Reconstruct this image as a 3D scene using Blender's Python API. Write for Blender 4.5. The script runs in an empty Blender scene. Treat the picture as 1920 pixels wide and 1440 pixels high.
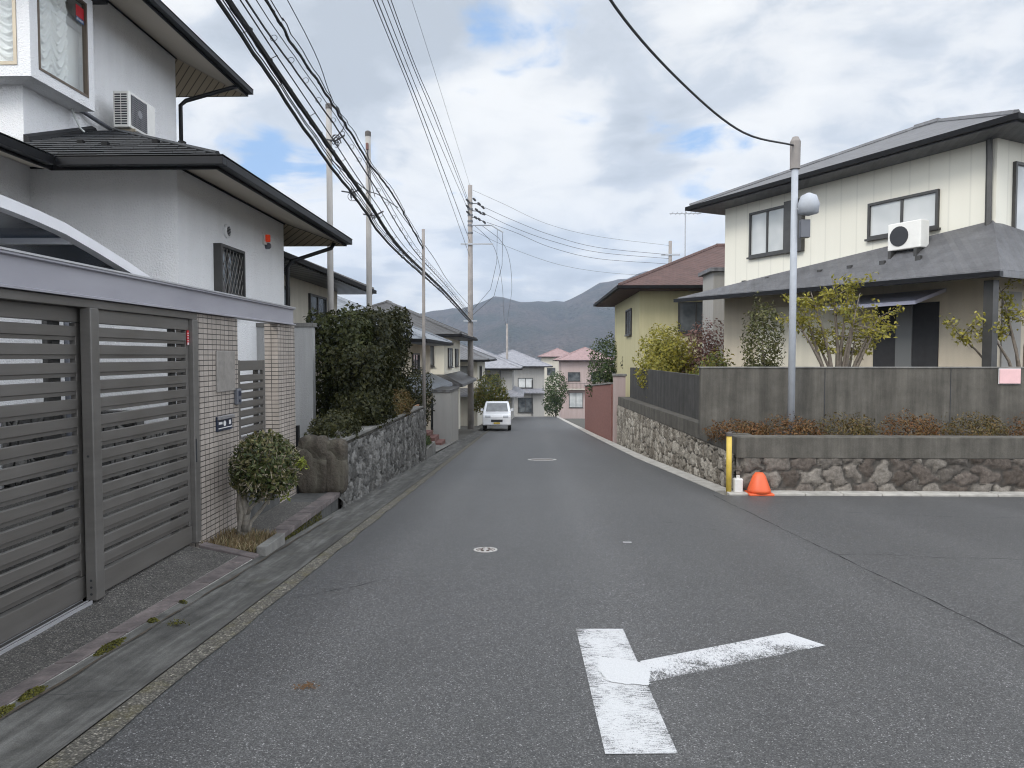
import bpy, bmesh, math, random
import numpy as np
from mathutils import Vector, Matrix
R = math.radians
random.seed(7)
rng = np.random.default_rng(11)
sc = bpy.context.scene
col = sc.collection

# ------------------------------------------------------------------ camera
SLOPE = 0.0654                      # the street falls away from the camera
cam_d = bpy.data.cameras.new('camera')
cam = bpy.data.objects.new('camera', cam_d)
col.objects.link(cam)
cam_d.sensor_width = 36
cam_d.lens = 36 * 1330 / 1920
cam_d.clip_start = 0.05
cam_d.clip_end = 6000
cam.location = (0, 0, 1.5)
cam.rotation_euler = (R(90 - 2.282), 0, R(1.42))
sc.camera = cam
sc.render.resolution_x, sc.render.resolution_y = 1024, 768

# ------------------------------------------------------------------ node helpers
class NT:
    def __init__(s, tree):
        s.t = tree
        s.t.nodes.clear()
    def n(s, typ, **kw):
        nd = s.t.nodes.new(typ)
        for k, v in kw.items():
            setattr(nd, k, v)
        return nd
    def put(s, sock, v):
        if isinstance(v, bpy.types.NodeSocket):
            s.t.links.new(v, sock)
        elif v is not None:
            if isinstance(v, (tuple, list)) and len(v) == 3 and sock.type == 'RGBA':
                v = (*v, 1)
            sock.default_value = v
    def coord(s, which='Object', scale=None, rot=None, loc=None):
        o = s.n('ShaderNodeTexCoord').outputs[which]
        if scale is not None or rot is not None or loc is not None:
            m = s.n('ShaderNodeMapping')
            s.put(m.inputs['Vector'], o)
            if scale is not None:
                m.inputs['Scale'].default_value = scale
            if rot is not None:
                m.inputs['Rotation'].default_value = rot
            if loc is not None:
                m.inputs['Location'].default_value = loc
            o = m.outputs[0]
        return o
    def noise(s, vec, scale, detail=4, rough=0.55, dist=0.0):
        nd = s.n('ShaderNodeTexNoise')
        s.put(nd.inputs['Vector'], vec)
        nd.inputs['Scale'].default_value = scale
        nd.inputs['Detail'].default_value = detail
        nd.inputs['Roughness'].default_value = rough
        nd.inputs['Distortion'].default_value = dist
        return nd.outputs['Fac']
    def vor(s, vec, scale, feature='F1', out='Distance', rand=1.0):
        nd = s.n('ShaderNodeTexVoronoi', feature=feature)
        s.put(nd.inputs['Vector'], vec)
        nd.inputs['Scale'].default_value = scale
        nd.inputs['Randomness'].default_value = rand
        return nd.outputs[out]
    def ramp(s, fac, stops, interp='LINEAR'):
        nd = s.n('ShaderNodeValToRGB')
        nd.color_ramp.interpolation = interp
        el = nd.color_ramp.elements
        while len(el) < len(stops):
            el.new(0.5)
        for e, (p, c) in zip(el, stops):
            e.position = p
            if not isinstance(c, (tuple, list)):
                c = (c, c, c)
            e.color = (*c, 1)
        s.put(nd.inputs[0], fac)
        return nd.outputs[0]
    def mix(s, fac, a, b, blend='MIX'):
        nd = s.n('ShaderNodeMix', data_type='RGBA', blend_type=blend)
        s.put(nd.inputs[0], fac)
        s.put(nd.inputs[6], a)
        s.put(nd.inputs[7], b)
        return nd.outputs[2]
    def math(s, op, a, b=None, c=None):
        nd = s.n('ShaderNodeMath', operation=op)
        s.put(nd.inputs[0], a)
        if b is not None:
            s.put(nd.inputs[1], b)
        if c is not None:
            s.put(nd.inputs[2], c)
        return nd.outputs[0]
    def sep(s, v):
        nd = s.n('ShaderNodeSeparateXYZ')
        s.put(nd.inputs[0], v)
        return nd.outputs
    def comb(s, x, y, z):
        nd = s.n('ShaderNodeCombineXYZ')
        for i, q in enumerate((x, y, z)):
            s.put(nd.inputs[i], q)
        return nd.outputs[0]
    def bump(s, h, strength=0.3, dist=0.01, normal=None):
        nd = s.n('ShaderNodeBump')
        nd.inputs['Strength'].default_value = strength
        nd.inputs['Distance'].default_value = dist
        s.put(nd.inputs['Height'], h)
        if normal is not None:
            s.put(nd.inputs['Normal'], normal)
        return nd.outputs[0]
    def out(s, color, rough=0.8, metal=0.0, normal=None, spec=0.5, alpha=None, trans=None):
        p = s.n('ShaderNodeBsdfPrincipled')
        s.put(p.inputs['Base Color'], color)
        s.put(p.inputs['Roughness'], rough)
        s.put(p.inputs['Metallic'], metal)
        p.inputs['Specular IOR Level'].default_value = spec
        if normal is not None:
            s.put(p.inputs['Normal'], normal)
        if alpha is not None:
            s.put(p.inputs['Alpha'], alpha)
        if trans is not None:
            s.put(p.inputs['Transmission Weight'], trans)
        o = s.n('ShaderNodeOutputMaterial')
        s.t.links.new(p.outputs[0], o.inputs[0])
        return p, o

# ------------------------------------------------------------------ world and sun
SUN_AZ, SUN_EL = R(220), R(40)      # compass style: behind the camera, to the left
w = bpy.data.worlds.new('World')
sc.world = w
w.use_nodes = True
k = NT(w.node_tree)
sky = k.n('ShaderNodeTexSky', sky_type='NISHITA')
sky.sun_disc = False
sky.sun_elevation = SUN_EL
sky.sun_rotation = SUN_AZ
d = k.coord('Generated')
sx, sy, sz = k.sep(d)
zz = k.math('ADD', k.math('MAXIMUM', sz, 0.0), 0.22)
uv = k.comb(k.math('DIVIDE', sx, zz), k.math('DIVIDE', sy, zz), k.math('MULTIPLY', sz, 1.1))
warp = k.n('ShaderNodeTexNoise')
k.put(warp.inputs['Vector'], uv)
warp.inputs['Scale'].default_value = 2.2
warp.inputs['Detail'].default_value = 3
wv = k.n('ShaderNodeVectorMath', operation='MULTIPLY_ADD')
k.put(wv.inputs[0], warp.outputs['Color'])
wv.inputs[1].default_value = (0.35, 0.35, 0.2)
k.put(wv.inputs[2], uv)
uvw = wv.outputs[0]
cov = k.noise(uvw, 2.3, 10, 0.60, 0.15)
big = k.noise(uv, 1.15, 3, 0.5)
fine = k.noise(uvw, 4.6, 9, 0.6, 0.2)
def dirspot(px, py, rad, soft):
    """1 inside a round patch of sky centred on a fixed direction"""
    v = Vector(((px - 993) / 1330, 1.0, (667 - py) / 1330)).normalized()
    dp = k.n('ShaderNodeVectorMath', operation='DOT_PRODUCT')
    k.put(dp.inputs[0], d)
    dp.inputs[1].default_value = v
    mr = k.n('ShaderNodeMapRange', interpolation_type='SMOOTHSTEP')
    k.put(mr.inputs[0], dp.outputs['Value'])
    mr.inputs[1].default_value = math.cos(rad + soft)
    mr.inputs[2].default_value = math.cos(max(rad - soft, 0))
    return mr.outputs[0]
c1 = k.math('MULTIPLY_ADD', big, 0.5, k.math('MULTIPLY', cov, 0.8))
hole = None
for (px_, py_, a, b, amt) in ((550, 330, .0, .08, .17), (470, 275, .0, .06, .13), (420, 320, .0, .06, .12), (1010, 0, .0, .13, .17), (905, 95, .0, .08, .12), (860, 20, .0, .08, .12),
                              (1290, 215, .0, .075, .11), (1235, 10, .0, .06, .14), (1430, 290, .0, .06, .07), (1600, 130, .0, .03, .08), (700, 290, .0, .03, .08), (640, 520, .0, .10, .08)):
    h_ = k.math('MULTIPLY', dirspot(px_, py_, a, b), amt)
    hole = h_ if hole is None else k.math('ADD', hole, h_)
c1 = k.math('SUBTRACT', c1, hole)
cover = k.n('ShaderNodeMapRange', interpolation_type='SMOOTHSTEP')
k.put(cover.inputs[0], c1)
cover.inputs[1].default_value = 0.42
cover.inputs[2].default_value = 0.55
shade = k.math('ADD', k.math('MULTIPLY', cov, 0.62), k.math('MULTIPLY', fine, 0.38))
for (px_, py_, a, b, amt) in ((650, 110, .07, .14, .13), (760, 60, .05, .12, .08), (1190, 290, .02, .07, .14), (1060, 60, .04, .10, .05), (1080, 180, .04, .08, .08), (930, 390, .04, .08, .06), (1010, 500, .05, .10, .06),
                              (960, 230, .05, .13, -.14), (790, 330, .05, .12, -.09), (540, 420, .05, .1, -.10), (1040, 290, .03, .08, -.10), (1420, 60, .08, .14, -.05), (1300, 400, .08, .15, -.02)):
    shade = k.math('MULTIPLY_ADD', dirspot(px_, py_, a, b), amt, shade)
ccol = k.ramp(shade, [(0.38, (5.3, 5.25, 5.1)), (0.475, (4.7, 4.72, 4.7)), (0.55, (3.55, 3.75, 4.0)), (0.68, (2.75, 2.95, 3.2))])
blue = k.mix(0.7, sky.outputs[0], (1.45, 2.6, 4.5), 'MIX')
tot = k.mix(cover.outputs[0], blue, ccol)
# added boost: unseen sky overhead, beside and behind multiplied brighter to light the walls
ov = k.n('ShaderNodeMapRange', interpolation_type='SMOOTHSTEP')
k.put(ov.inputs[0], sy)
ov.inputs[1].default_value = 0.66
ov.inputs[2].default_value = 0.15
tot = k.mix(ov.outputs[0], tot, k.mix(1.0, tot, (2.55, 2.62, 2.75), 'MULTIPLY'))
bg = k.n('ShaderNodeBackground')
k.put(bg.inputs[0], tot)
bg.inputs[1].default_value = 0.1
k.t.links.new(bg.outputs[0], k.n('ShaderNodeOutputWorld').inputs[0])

sun_d = bpy.data.lights.new('sun', 'SUN')
sun_d.energy = 1.0
sun_d.angle = R(20)
sun_d.color = (1.0, 0.95, 0.87)
sun = bpy.data.objects.new('sun', sun_d)
col.objects.link(sun)
sd = Vector((math.sin(SUN_AZ) * math.cos(SUN_EL), math.cos(SUN_AZ) * math.cos(SUN_EL), math.sin(SUN_EL)))
sun.rotation_euler = sd.to_track_quat('Z', 'Y').to_euler()
sun.location = sd * 40
sc.view_settings.view_transform = 'Standard'
sc.view_settings.look = 'None'
sc.view_settings.exposure = 0.95
sc.view_settings.gamma = 1.0
sc.cycles.max_bounces = 6
sc.cycles.transparent_max_bounces = 12
sc.cycles.volume_bounces = 0
sc.cycles.filter_width = 1.1
sc.cycles.use_denoising = True

# ------------------------------------------------------------------ mesh helpers
class MB:
    def __init__(s):
        s.v, s.f = [], []
    def add(s, vs, fs):
        b = len(s.v)
        s.v += [tuple(p) for p in vs]
        s.f += [tuple(b + i for i in f) for f in fs]
        return s
    def box(s, x0, x1, y0, y1, z0, z1):
        x0, x1 = min(x0, x1), max(x0, x1)
        y0, y1 = min(y0, y1), max(y0, y1)
        z0, z1 = min(z0, z1), max(z0, z1)
        return s.add([(x0, y0, z0), (x1, y0, z0), (x1, y1, z0), (x0, y1, z0), (x0, y0, z1), (x1, y0, z1), (x1, y1, z1), (x0, y1, z1)],
                     [(0, 3, 2, 1), (4, 5, 6, 7), (0, 1, 5, 4), (1, 2, 6, 5), (2, 3, 7, 6), (3, 0, 4, 7)])
    def hexa(s, bot, top):
        """eight corners: bottom ring then top ring, counter-clockwise from above"""
        n = len(bot)
        fs = [tuple(reversed(range(n))), tuple(range(n, 2 * n))]
        fs += [(i, (i + 1) % n, n + (i + 1) % n, n + i) for i in range(n)]
        return s.add(list(bot) + list(top), fs)
    def prism(s, poly, axis, a, b):
        """2D outline extruded along axis between a and b"""
        def P(u, v, t):
            return {'x': (t, u, v), 'y': (u, t, v), 'z': (u, v, t)}[axis]
        n = len(poly)
        vs = [P(u, v, a) for u, v in poly] + [P(u, v, b) for u, v in poly]
        fs = [tuple(range(n)), tuple(reversed(range(n, 2 * n)))] + [(i, n + i, n + (i + 1) % n, (i + 1) % n) for i in range(n)]
        return s.add(vs, fs)
    def poly(s, pts):
        return s.add(pts, [tuple(range(len(pts)))])
    def slab(s, pts, t, down=True):
        """planar polygon thickened vertically by t"""
        lo = [(x, y, z - t) for x, y, z in pts]
        return s.hexa(lo, pts)
    def tube(s, pts, r, n=6, cap=True):
        pts = [Vector(p) for p in pts]
        rs = r if isinstance(r, (list, tuple)) else [r] * len(pts)
        up = None
        b = len(s.v)
        for i, p in enumerate(pts):
            t = (pts[min(i + 1, len(pts) - 1)] - pts[max(i - 1, 0)])
            if t.length < 1e-9:
                t = Vector((0, 0, 1))
            t.normalize()
            if up is None:
                up = Vector((0, 0, 1)) if abs(t.z) < 0.9 else Vector((1, 0, 0))
            a = t.cross(up)
            if a.length < 1e-6:
                a = t.orthogonal()
            a.normalize()
            c = a.cross(t).normalized()
            up = c
            for j in range(n):
                an = 2 * math.pi * j / n
                q = p + (a * math.cos(an) + c * math.sin(an)) * rs[i]
                s.v.append(tuple(q))
        for i in range(len(pts) - 1):
            for j in range(n):
                s.f.append((b + i * n + j, b + i * n + (j + 1) % n, b + (i + 1) * n + (j + 1) % n, b + (i + 1) * n + j))
        if cap:
            s.f.append(tuple(b + j for j in reversed(range(n))))
            e = b + (len(pts) - 1) * n
            s.f.append(tuple(e + j for j in range(n)))
        return s
    def lathe(s, prof, c, n=24, axis='z'):
        b = len(s.v)
        for (r, h) in prof:
            for j in range(n):
                an = 2 * math.pi * j / n
                u, v = r * math.cos(an), r * math.sin(an)
                p = {'z': (u, v, h), 'x': (h, u, v), 'y': (v, h, u)}[axis]
                s.v.append((c[0] + p[0], c[1] + p[1], c[2] + p[2]))
        for i in range(len(prof) - 1):
            for j in range(n):
                s.f.append((b + i * n + j, b + i * n + (j + 1) % n, b + (i + 1) * n + (j + 1) % n, b + (i + 1) * n + j))
        s.f.append(tuple(b + j for j in reversed(range(n))))
        e = b + (len(prof) - 1) * n
        s.f.append(tuple(e + j for j in range(n)))
        return s

def wloc(o):
    v = Vector((0, 0, 0))
    while o is not None:
        v += Vector(o.location)
        o = o.parent
    return v
def obj(name, mb, m, parent=None, at=None, smooth=False, bevel=0, world=True):
    """links one mesh object; vertices are in world space unless world=False"""
    me = bpy.data.meshes.new(name)
    off = Vector((0, 0, 0))
    if at is not None:
        off = Vector(at)
    elif parent is not None:
        off = wloc(parent)
    vs = [(x - off.x, y - off.y, z - off.z) for x, y, z in mb.v] if world else mb.v
    me.from_pydata(vs, [], mb.f)
    bm = bmesh.new()
    bm.from_mesh(me)
    bmesh.ops.recalc_face_normals(bm, faces=bm.faces)
    bm.to_mesh(me)
    bm.free()
    me.materials.append(m)
    if smooth:
        me.polygons.foreach_set('use_smooth', [True] * len(me.polygons))
    o = bpy.data.objects.new(name, me)
    col.objects.link(o)
    if parent is not None:
        o.parent = parent
        if at is not None and world:
            o.location = Vector(at) - wloc(parent)
    elif at is not None:
        o.location = at
    if bevel:
        bv = o.modifiers.new('bevel', 'BEVEL')
        bv.width = bevel
        bv.segments = 2
        bv.limit_method = 'ANGLE'
    return o
def tag(o, label=None, cat=None, group=None, kind=None):
    if label: o['label'] = label
    if cat: o['category'] = cat
    if group: o['group'] = group
    if kind: o['kind'] = kind
    return o
def thing(name, loc, label, cat, group=None, rz=0):
    o = bpy.data.objects.new(name, None)
    o.empty_display_size = 0.2
    col.objects.link(o)
    o.location = loc
    o.rotation_euler = (0, 0, rz)
    return tag(o, label, cat, group)
def struct(name, mb, m, **kw):
    return tag(obj(name, mb, m, **kw), kind='structure')
def zr(y):
    return -SLOPE * y

# ------------------------------------------------------------------ materials
M = {}
def mat(name):
    m = bpy.data.materials.new(name)
    m.use_nodes = True
    M[name] = m
    return NT(m.node_tree)

# asphalt
k = mat('asphalt')
o = k.coord()
grain = k.noise(o, 230, 3, 0.7)
stones = k.vor(o, 185, out='Color')
sv = k.sep(stones)[0]
patch = k.math('ADD', k.math('MULTIPLY', k.noise(o, 0.8, 6, 0.65), 0.5), k.math('MULTIPLY', k.noise(k.coord(scale=(0.9, 0.09, 1)), 1.0, 4, 0.6), 0.5))
mid = k.noise(o, 9, 4, 0.6)
base = k.ramp(patch, [(0.3, (0.047, 0.0465, 0.046)), (0.55, (0.060, 0.0595, 0.059)), (0.75, (0.075, 0.074, 0.073))])
ax_, ay_, az_ = k.sep(o)
lane = k.math('PINGPONG', k.math('ADD', ax_, k.math('MULTIPLY', k.noise(o, 0.35, 2), 0.5)), 0.95)
base = k.mix(k.ramp(lane, [(0.55, 0.0), (0.95, 0.35)]), base, (0.098, 0.097, 0.096))
stain = k.noise(o, 1.7, 6, 0.7, 0.6)
base = k.mix(k.ramp(stain, [(0.62, 0.0), (0.72, 0.45)]), base, (0.04, 0.04, 0.041))
base = k.mix(k.math('MULTIPLY', mid, 0.5), base, (0.054, 0.0535, 0.053))
base = k.mix(0.95, base, k.ramp(sv, [(0.0, 0.25), (0.35, 0.68), (0.75, 1.2), (0.93, 1.9), (0.98, 3.2), (1.0, 5.5)]), 'MULTIPLY')
base = k.mix(0.6, base, k.ramp(grain, [(0.25, 0.6), (0.5, 1.0), (0.78, 1.5)]), 'MULTIPLY')
hh = k.math('ADD', k.math('MULTIPLY', sv, 0.6), grain)
k.out(base, 0.56, normal=k.bump(hh, 0.35, 0.003), spec=0.5)
k = mat('dark_asphalt')
o = k.coord()
k.out(k.ramp(k.math('ADD', k.math('MULTIPLY', k.noise(o, 2.2, 5, 0.65), 0.6), k.math('MULTIPLY', k.noise(o, 120, 3, 0.7), 0.4)), [(0.35, (0.05, 0.05, 0.05)), (0.65, (0.072, 0.072, 0.072))]), 0.85, spec=0.3)
k = mat('crack')
k.out((0.03, 0.03, 0.03), 0.95)
# concrete of the gutter
k = mat('gutter_concrete')
o = k.coord()
st = k.math('ADD', k.math('MULTIPLY', k.noise(k.coord(scale=(5.0, 0.55, 1)), 1.6, 7, 0.68, 0.5), 0.7), k.math('MULTIPLY', k.noise(o, 7, 6, 0.7), 0.3))
fine = k.noise(o, 160, 2, 0.7)
c = k.ramp(st, [(0.36, (0.042, 0.041, 0.038)), (0.5, (0.085, 0.083, 0.077)), (0.64, (0.155, 0.152, 0.142))])
c = k.mix(0.6, c, k.ramp(fine, [(0.3, 0.55), (0.6, 1.05), (0.8, 1.7)]), 'MULTIPLY')
mo = k.noise(o, 2.3, 5, 0.6)
c = k.mix(k.ramp(mo, [(0.56, 0), (0.7, 0.45)]), c, (0.075, 0.073, 0.055))
k.out(c, 0.88, normal=k.bump(fine, 0.35, 0.004), spec=0.3)
# exposed aggregate strip and apron
def aggregate(name, dark, light, scale, mossy=0.0):
    k = mat(name)
    o = k.coord()
    v = k.vor(o, scale, out='Color')
    vv = k.sep(v)[0]
    dd = k.vor(o, scale)
    big = k.noise(o, 3.1, 4, 0.6)
    c = k.ramp(vv, [(0.0, dark), (0.55, tuple((a + b) / 2 for a, b in zip(dark, light))), (0.9, light), (1.0, tuple(min(1, 2.0 * q) for q in light))])
    c = k.mix(0.55, c, k.ramp(big, [(0.3, 0.6), (0.7, 1.3)]), 'MULTIPLY')
    c = k.mix(k.ramp(dd, [(0.3, 0.0), (0.75, 0.75)]), c, tuple(q * 0.5 for q in dark))
    if mossy:
        mo = k.noise(o, 6, 6, 0.65)
        c = k.mix(k.ramp(mo, [(0.5, 0), (0.68, mossy)]), c, (0.10, 0.085, 0.03))
    k.out(c, 0.86, normal=k.bump(k.math('SUBTRACT', 1.0, dd), 0.6, 0.006), spec=0.35)
aggregate('washed_strip', (0.06, 0.056, 0.047), (0.20, 0.185, 0.155), 90, 0.5)
aggregate('apron', (0.045, 0.043, 0.041), (0.165, 0.155, 0.14), 120)
k = mat('border_stone')
o = k.coord()
n1 = k.noise(o, 5, 6, 0.65)
n2 = k.noise(o, 60, 3, 0.6)
c = k.ramp(n1, [(0.3, (0.055, 0.047, 0.046)), (0.55, (0.12, 0.10, 0.097)), (0.75, (0.2, 0.165, 0.155))])
c = k.mix(0.5, c, k.ramp(n2, [(0.3, 0.6), (0.7, 1.35)]), 'MULTIPLY')
k.out(c, 0.85, normal=k.bump(n2, 0.4, 0.005))
k = mat('mortar')
k.out(k.ramp(k.noise(k.coord(), 18, 5), [(0.3, (0.16, 0.155, 0.14)), (0.7, (0.42, 0.41, 0.38))]), 0.9)
def plain(name, colr, rough=0.7, metal=0.0, var=0.15, vscale=6, bumps=0.0, bscale=60, spec=0.5):
    k = mat(name)
    o = k.coord()
    f = k.noise(o, vscale, 5, 0.6)
    c = k.ramp(f, [(0.25, tuple(q * (1 - var) for q in colr)), (0.75, tuple(q * (1 + var) for q in colr))])
    nm = k.bump(k.noise(o, bscale, 3, 0.6), bumps, 0.01) if bumps else None
    k.out(c, rough, metal, nm, spec)
# stucco
def stucco(name, colr, scale=55, strength=0.55, streak=0.12):
    k = mat(name)
    o = k.coord()
    h = k.noise(o, scale, 3, 0.55)
    st = k.noise(k.coord(scale=(3, 3, 0.25)), 1.5, 5, 0.6)
    c = k.ramp(st, [(0.3, tuple(q * (1 - streak) for q in colr)), (0.7, colr)])
    k.out(c, 0.9, normal=k.bump(h, strength, 0.034), spec=0.25)
stucco('white_stucco', (0.78, 0.78, 0.785), 40, 0.7, 0.06)
stucco('grey_stucco', (0.36, 0.36, 0.355), 40, 0.3, 0.25)
stucco('cream_wall', (0.70, 0.66, 0.55), 50, 0.2, 0.1)
stucco('tan_wall', (0.58, 0.515, 0.41), 50, 0.2, 0.15)
stucco('yellow_wall', (0.48, 0.44, 0.27), 50, 0.2, 0.15)
stucco('beige_wall', (0.5, 0.47, 0.4), 50, 0.2, 0.15)
stucco('pink_wall', (0.40, 0.32, 0.30), 50, 0.2, 0.15)
stucco('pale_wall', (0.33, 0.32, 0.30), 50, 0.2, 0.12)
stucco('brown_wall', (0.2, 0.135, 0.09), 50, 0.2, 0.2)
# vertical siding of the cream house
k = mat('cream_siding')
x, y, z = k.sep(k.coord())
hv = k.math('ADD', x, y)
gr = k.math('PINGPONG', hv, 0.23)
line = k.ramp(gr, [(0.0, 0.86), (0.03, 1.0)])
c = k.mix(1.0, (0.68, 0.66, 0.575), line, 'MULTIPLY')
c = k.mix(k.math('MULTIPLY', k.noise(k.coord(scale=(4, 4, 0.4)), 1.3, 5), 0.25), c, (0.5, 0.48, 0.41))
k.out(c, 0.75)
# pillar tile: square-on grid, dark joints
k = mat('pillar_tile')
x, y, z = k.sep(k.coord())
u = k.math('ADD', x, y)
vec = k.comb(u, z, 0)
br = k.n('ShaderNodeTexBrick')
br.offset = 0.0
br.squash = 1.0
k.put(br.inputs['Vector'], vec)
br.inputs['Scale'].default_value = 1
br.inputs['Mortar Size'].default_value = 0.0042
br.inputs['Mortar Smooth'].default_value = 0.1
br.inputs['Bias'].default_value = 0
br.inputs['Brick Width'].default_value = 0.096
br.inputs['Row Height'].default_value = 0.0515
br.inputs['Color1'].default_value = (0.38, 0.335, 0.295, 1)
br.inputs['Color2'].default_value = (0.31, 0.275, 0.24, 1)
br.inputs['Mortar'].default_value = (0.045, 0.038, 0.036, 1)
st = k.noise(k.coord(scale=(5, 5, 0.6)), 1.2, 5, 0.6)
c = k.mix(0.8, br.outputs['Color'], k.ramp(st, [(0.3, 0.72), (0.65, 1.08)]), 'MULTIPLY')
sp = k.noise(k.coord(), 260, 2, 0.6)
c = k.mix(0.35, c, k.ramp(sp, [(0.3, 0.7), (0.7, 1.25)]), 'MULTIPLY')
k.out(c, 0.55, normal=k.bump(k.math('SUBTRACT', 1.0, br.outputs['Fac']), 0.7, 0.006))
# metals and paints
def brushed(name, colr, rough=0.45, metal=0.25, dust=0.25):
    k = mat(name)
    f = k.noise(k.coord(scale=(1, 0.25, 3)), 5, 5, 0.6)
    dn = k.noise(k.coord(), 2.2, 5, 0.65)
    c = k.ramp(f, [(0.3, tuple(q * 0.88 for q in colr)), (0.7, tuple(q * 1.1 for q in colr))])
    c = k.mix(k.ramp(dn, [(0.45, 0), (0.75, dust)]), c, (0.2, 0.19, 0.18))
    k.out(c, k.ramp(dn, [(0.3, rough - 0.08), (0.7, rough + 0.15)]), metal)
brushed('gate_bronze', (0.12, 0.112, 0.102), 0.42, 0.3, 0.2)
brushed('gate_post', (0.13, 0.123, 0.114), 0.4, 0.35, 0.3)
k = mat('beam_paint')
f = k.noise(k.coord(scale=(1, 0.3, 1)), 3, 5, 0.6)
ru = k.noise(k.coord(scale=(1, 0.8, 1)), 22, 6, 0.7)
c = k.ramp(f, [(0.3, (0.26, 0.255, 0.285)), (0.7, (0.33, 0.325, 0.355))])
c = k.mix(k.ramp(ru, [(0.70, 0), (0.76, 0.9)]), c, (0.13, 0.06, 0.03))
k.out(c, 0.42, 0.15)
plain('aluminium', (0.55, 0.55, 0.57), 0.35, 0.6, 0.08)
plain('white_metal', (0.68, 0.68, 0.7), 0.35, 0.2, 0.06)
plain('dark_metal', (0.06, 0.058, 0.055), 0.45, 0.4, 0.2)
plain('black_trim', (0.007, 0.0068, 0.0072), 0.6, 0.0, 0.25, spec=0.15)
plain('black_gutter', (0.007, 0.007, 0.008), 0.42, 0.0, 0.2, spec=0.22)
plain('bronze_frame', (0.13, 0.10, 0.075), 0.4, 0.5, 0.12)
plain('champagne_frame', (0.36, 0.31, 0.235), 0.4, 0.4, 0.08)
plain('plastic_white', (0.66, 0.65, 0.615), 0.45, 0, 0.06)
plain('plastic_grey', (0.10, 0.105, 0.12), 0.4, 0, 0.1)
plain('guard_grey', (0.2, 0.2, 0.21), 0.5, 0, 0.08)
plain('vent_dark', (0.02, 0.021, 0.024), 0.6, 0, 0.2)
plain('navy', (0.025, 0.033, 0.06), 0.35, 0.3, 0.2)
plain('steel', (0.4, 0.4, 0.42), 0.35, 0.7, 0.12)
plain('red_paint', (0.55, 0.02, 0.02), 0.4, 0, 0.1)
plain('sticker_red', (0.42, 0.008, 0.015), 0.35, 0, 0.06)
plain('sticker_blue', (0.03, 0.07, 0.16), 0.35, 0, 0.06)
plain('white_print', (0.6, 0.6, 0.6), 0.5, 0, 0.03)
plain('name_stone', (0.22, 0.205, 0.19), 0.4, 0, 0.25, 14)
plain('meter_white', (0.55, 0.57, 0.55), 0.4, 0, 0.08)
plain('post_yellow', (0.5, 0.36, 0.06), 0.5, 0, 0.2)
plain('cone_orange', (0.62, 0.10, 0.03), 0.5, 0, 0.15)
plain('pale_box', (0.55, 0.54, 0.52), 0.5, 0, 0.15)
plain('pink_sign', (0.66, 0.42, 0.42), 0.5, 0, 0.08)
plain('awning', (0.5, 0.5, 0.6), 0.35, 0.2, 0.08)
plain('cable_black', (0.010, 0.010, 0.012), 0.5, 0, 0.2)
plain('wire_grey', (0.05, 0.05, 0.055), 0.45, 0.3, 0.2)
plain('ring_steel', (0.12, 0.12, 0.125), 0.4, 0.5, 0.2)
plain('pole_paint', (0.30, 0.285, 0.265), 0.7, 0, 0.12, 3)
plain('pole_cap', (0.07, 0.06, 0.055), 0.6, 0, 0.1)
plain('pole_concrete', (0.225, 0.205, 0.19), 0.85, 0, 0.2, 4)
plain('insulator', (0.02, 0.02, 0.022), 0.3, 0, 0.2)
plain('bark', (0.15, 0.125, 0.10), 0.9, 0, 0.4, 14, 0.8, 40)
plain('pale_bark', (0.22, 0.20, 0.17), 0.9, 0, 0.35, 18, 0.8, 50)
plain('twig_bark', (0.30, 0.26, 0.19), 0.9, 0, 0.35, 18)
plain('soil', (0.055, 0.043, 0.03), 0.95, 0, 0.4, 20, 0.8, 60)
plain('rubber', (0.02, 0.02, 0.02), 0.7, 0, 0.1)
plain('car_white', (0.72, 0.73, 0.75), 0.22, 0, 0.02)
plain('lamp_grey', (0.34, 0.36, 0.39), 0.6, 0.0, 0.1)
plain('red_brick_wall', (0.19, 0.085, 0.07), 0.85, 0, 0.25, 10, 0.4, 50)
plain('fence_orange', (0.30, 0.15, 0.07), 0.7, 0, 0.25, 10)
plain('kerb_concrete', (0.33, 0.315, 0.285), 0.88, 0, 0.3, 5, 0.4, 90)
plain('step_brick', (0.15, 0.075, 0.065), 0.85, 0, 0.25, 12)
plain('interior_dark', (0.03, 0.03, 0.032), 0.9, 0, 0.2)
# soffit boards
k = mat('soffit')
x, y, z = k.sep(k.coord())
q = k.math('PINGPONG', k.math('ADD', y, k.math('MULTIPLY', x, 0.0)), 0.075)
c = k.mix(1.0, (0.50, 0.43, 0.33), k.ramp(q, [(0.0, 0.35), (0.14, 1.0)]), 'MULTIPLY')
k.out(c, 0.75)
k = mat('soffit_plain')
k.out((0.46, 0.41, 0.335), 0.8)
# roofs
def roofmat(name, colr, pitch=0.11, rough=0.55, ribs=True):
    k = mat(name)
    x, y, z = k.sep(k.coord())
    cz = k.math('FRACT', k.math('DIVIDE', z, pitch))
    n = k.noise(k.coord(), 3, 5, 0.65)
    n2 = k.noise(k.coord(), 26, 4, 0.6)
    c = k.ramp(n, [(0.3, tuple(q * 0.75 for q in colr)), (0.7, tuple(q * 1.25 for q in colr))])
    c = k.mix(0.5, c, k.ramp(n2, [(0.3, 0.7), (0.7, 1.3)]), 'MULTIPLY')
    hgt = cz
    if ribs:
        u = k.math('PINGPONG', k.math('ADD', x, y), 0.14)
        hgt = k.math('ADD', cz, k.math('MULTIPLY', u, 5))
    k.out(c, rough, normal=k.bump(k.math('SUBTRACT', 1.0, hgt), 1.0, 0.03), spec=0.5)
roofmat('slate', (0.055, 0.058, 0.062), 0.105, 0.42, False)
roofmat('grey_tile', (0.10, 0.10, 0.105))
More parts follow.
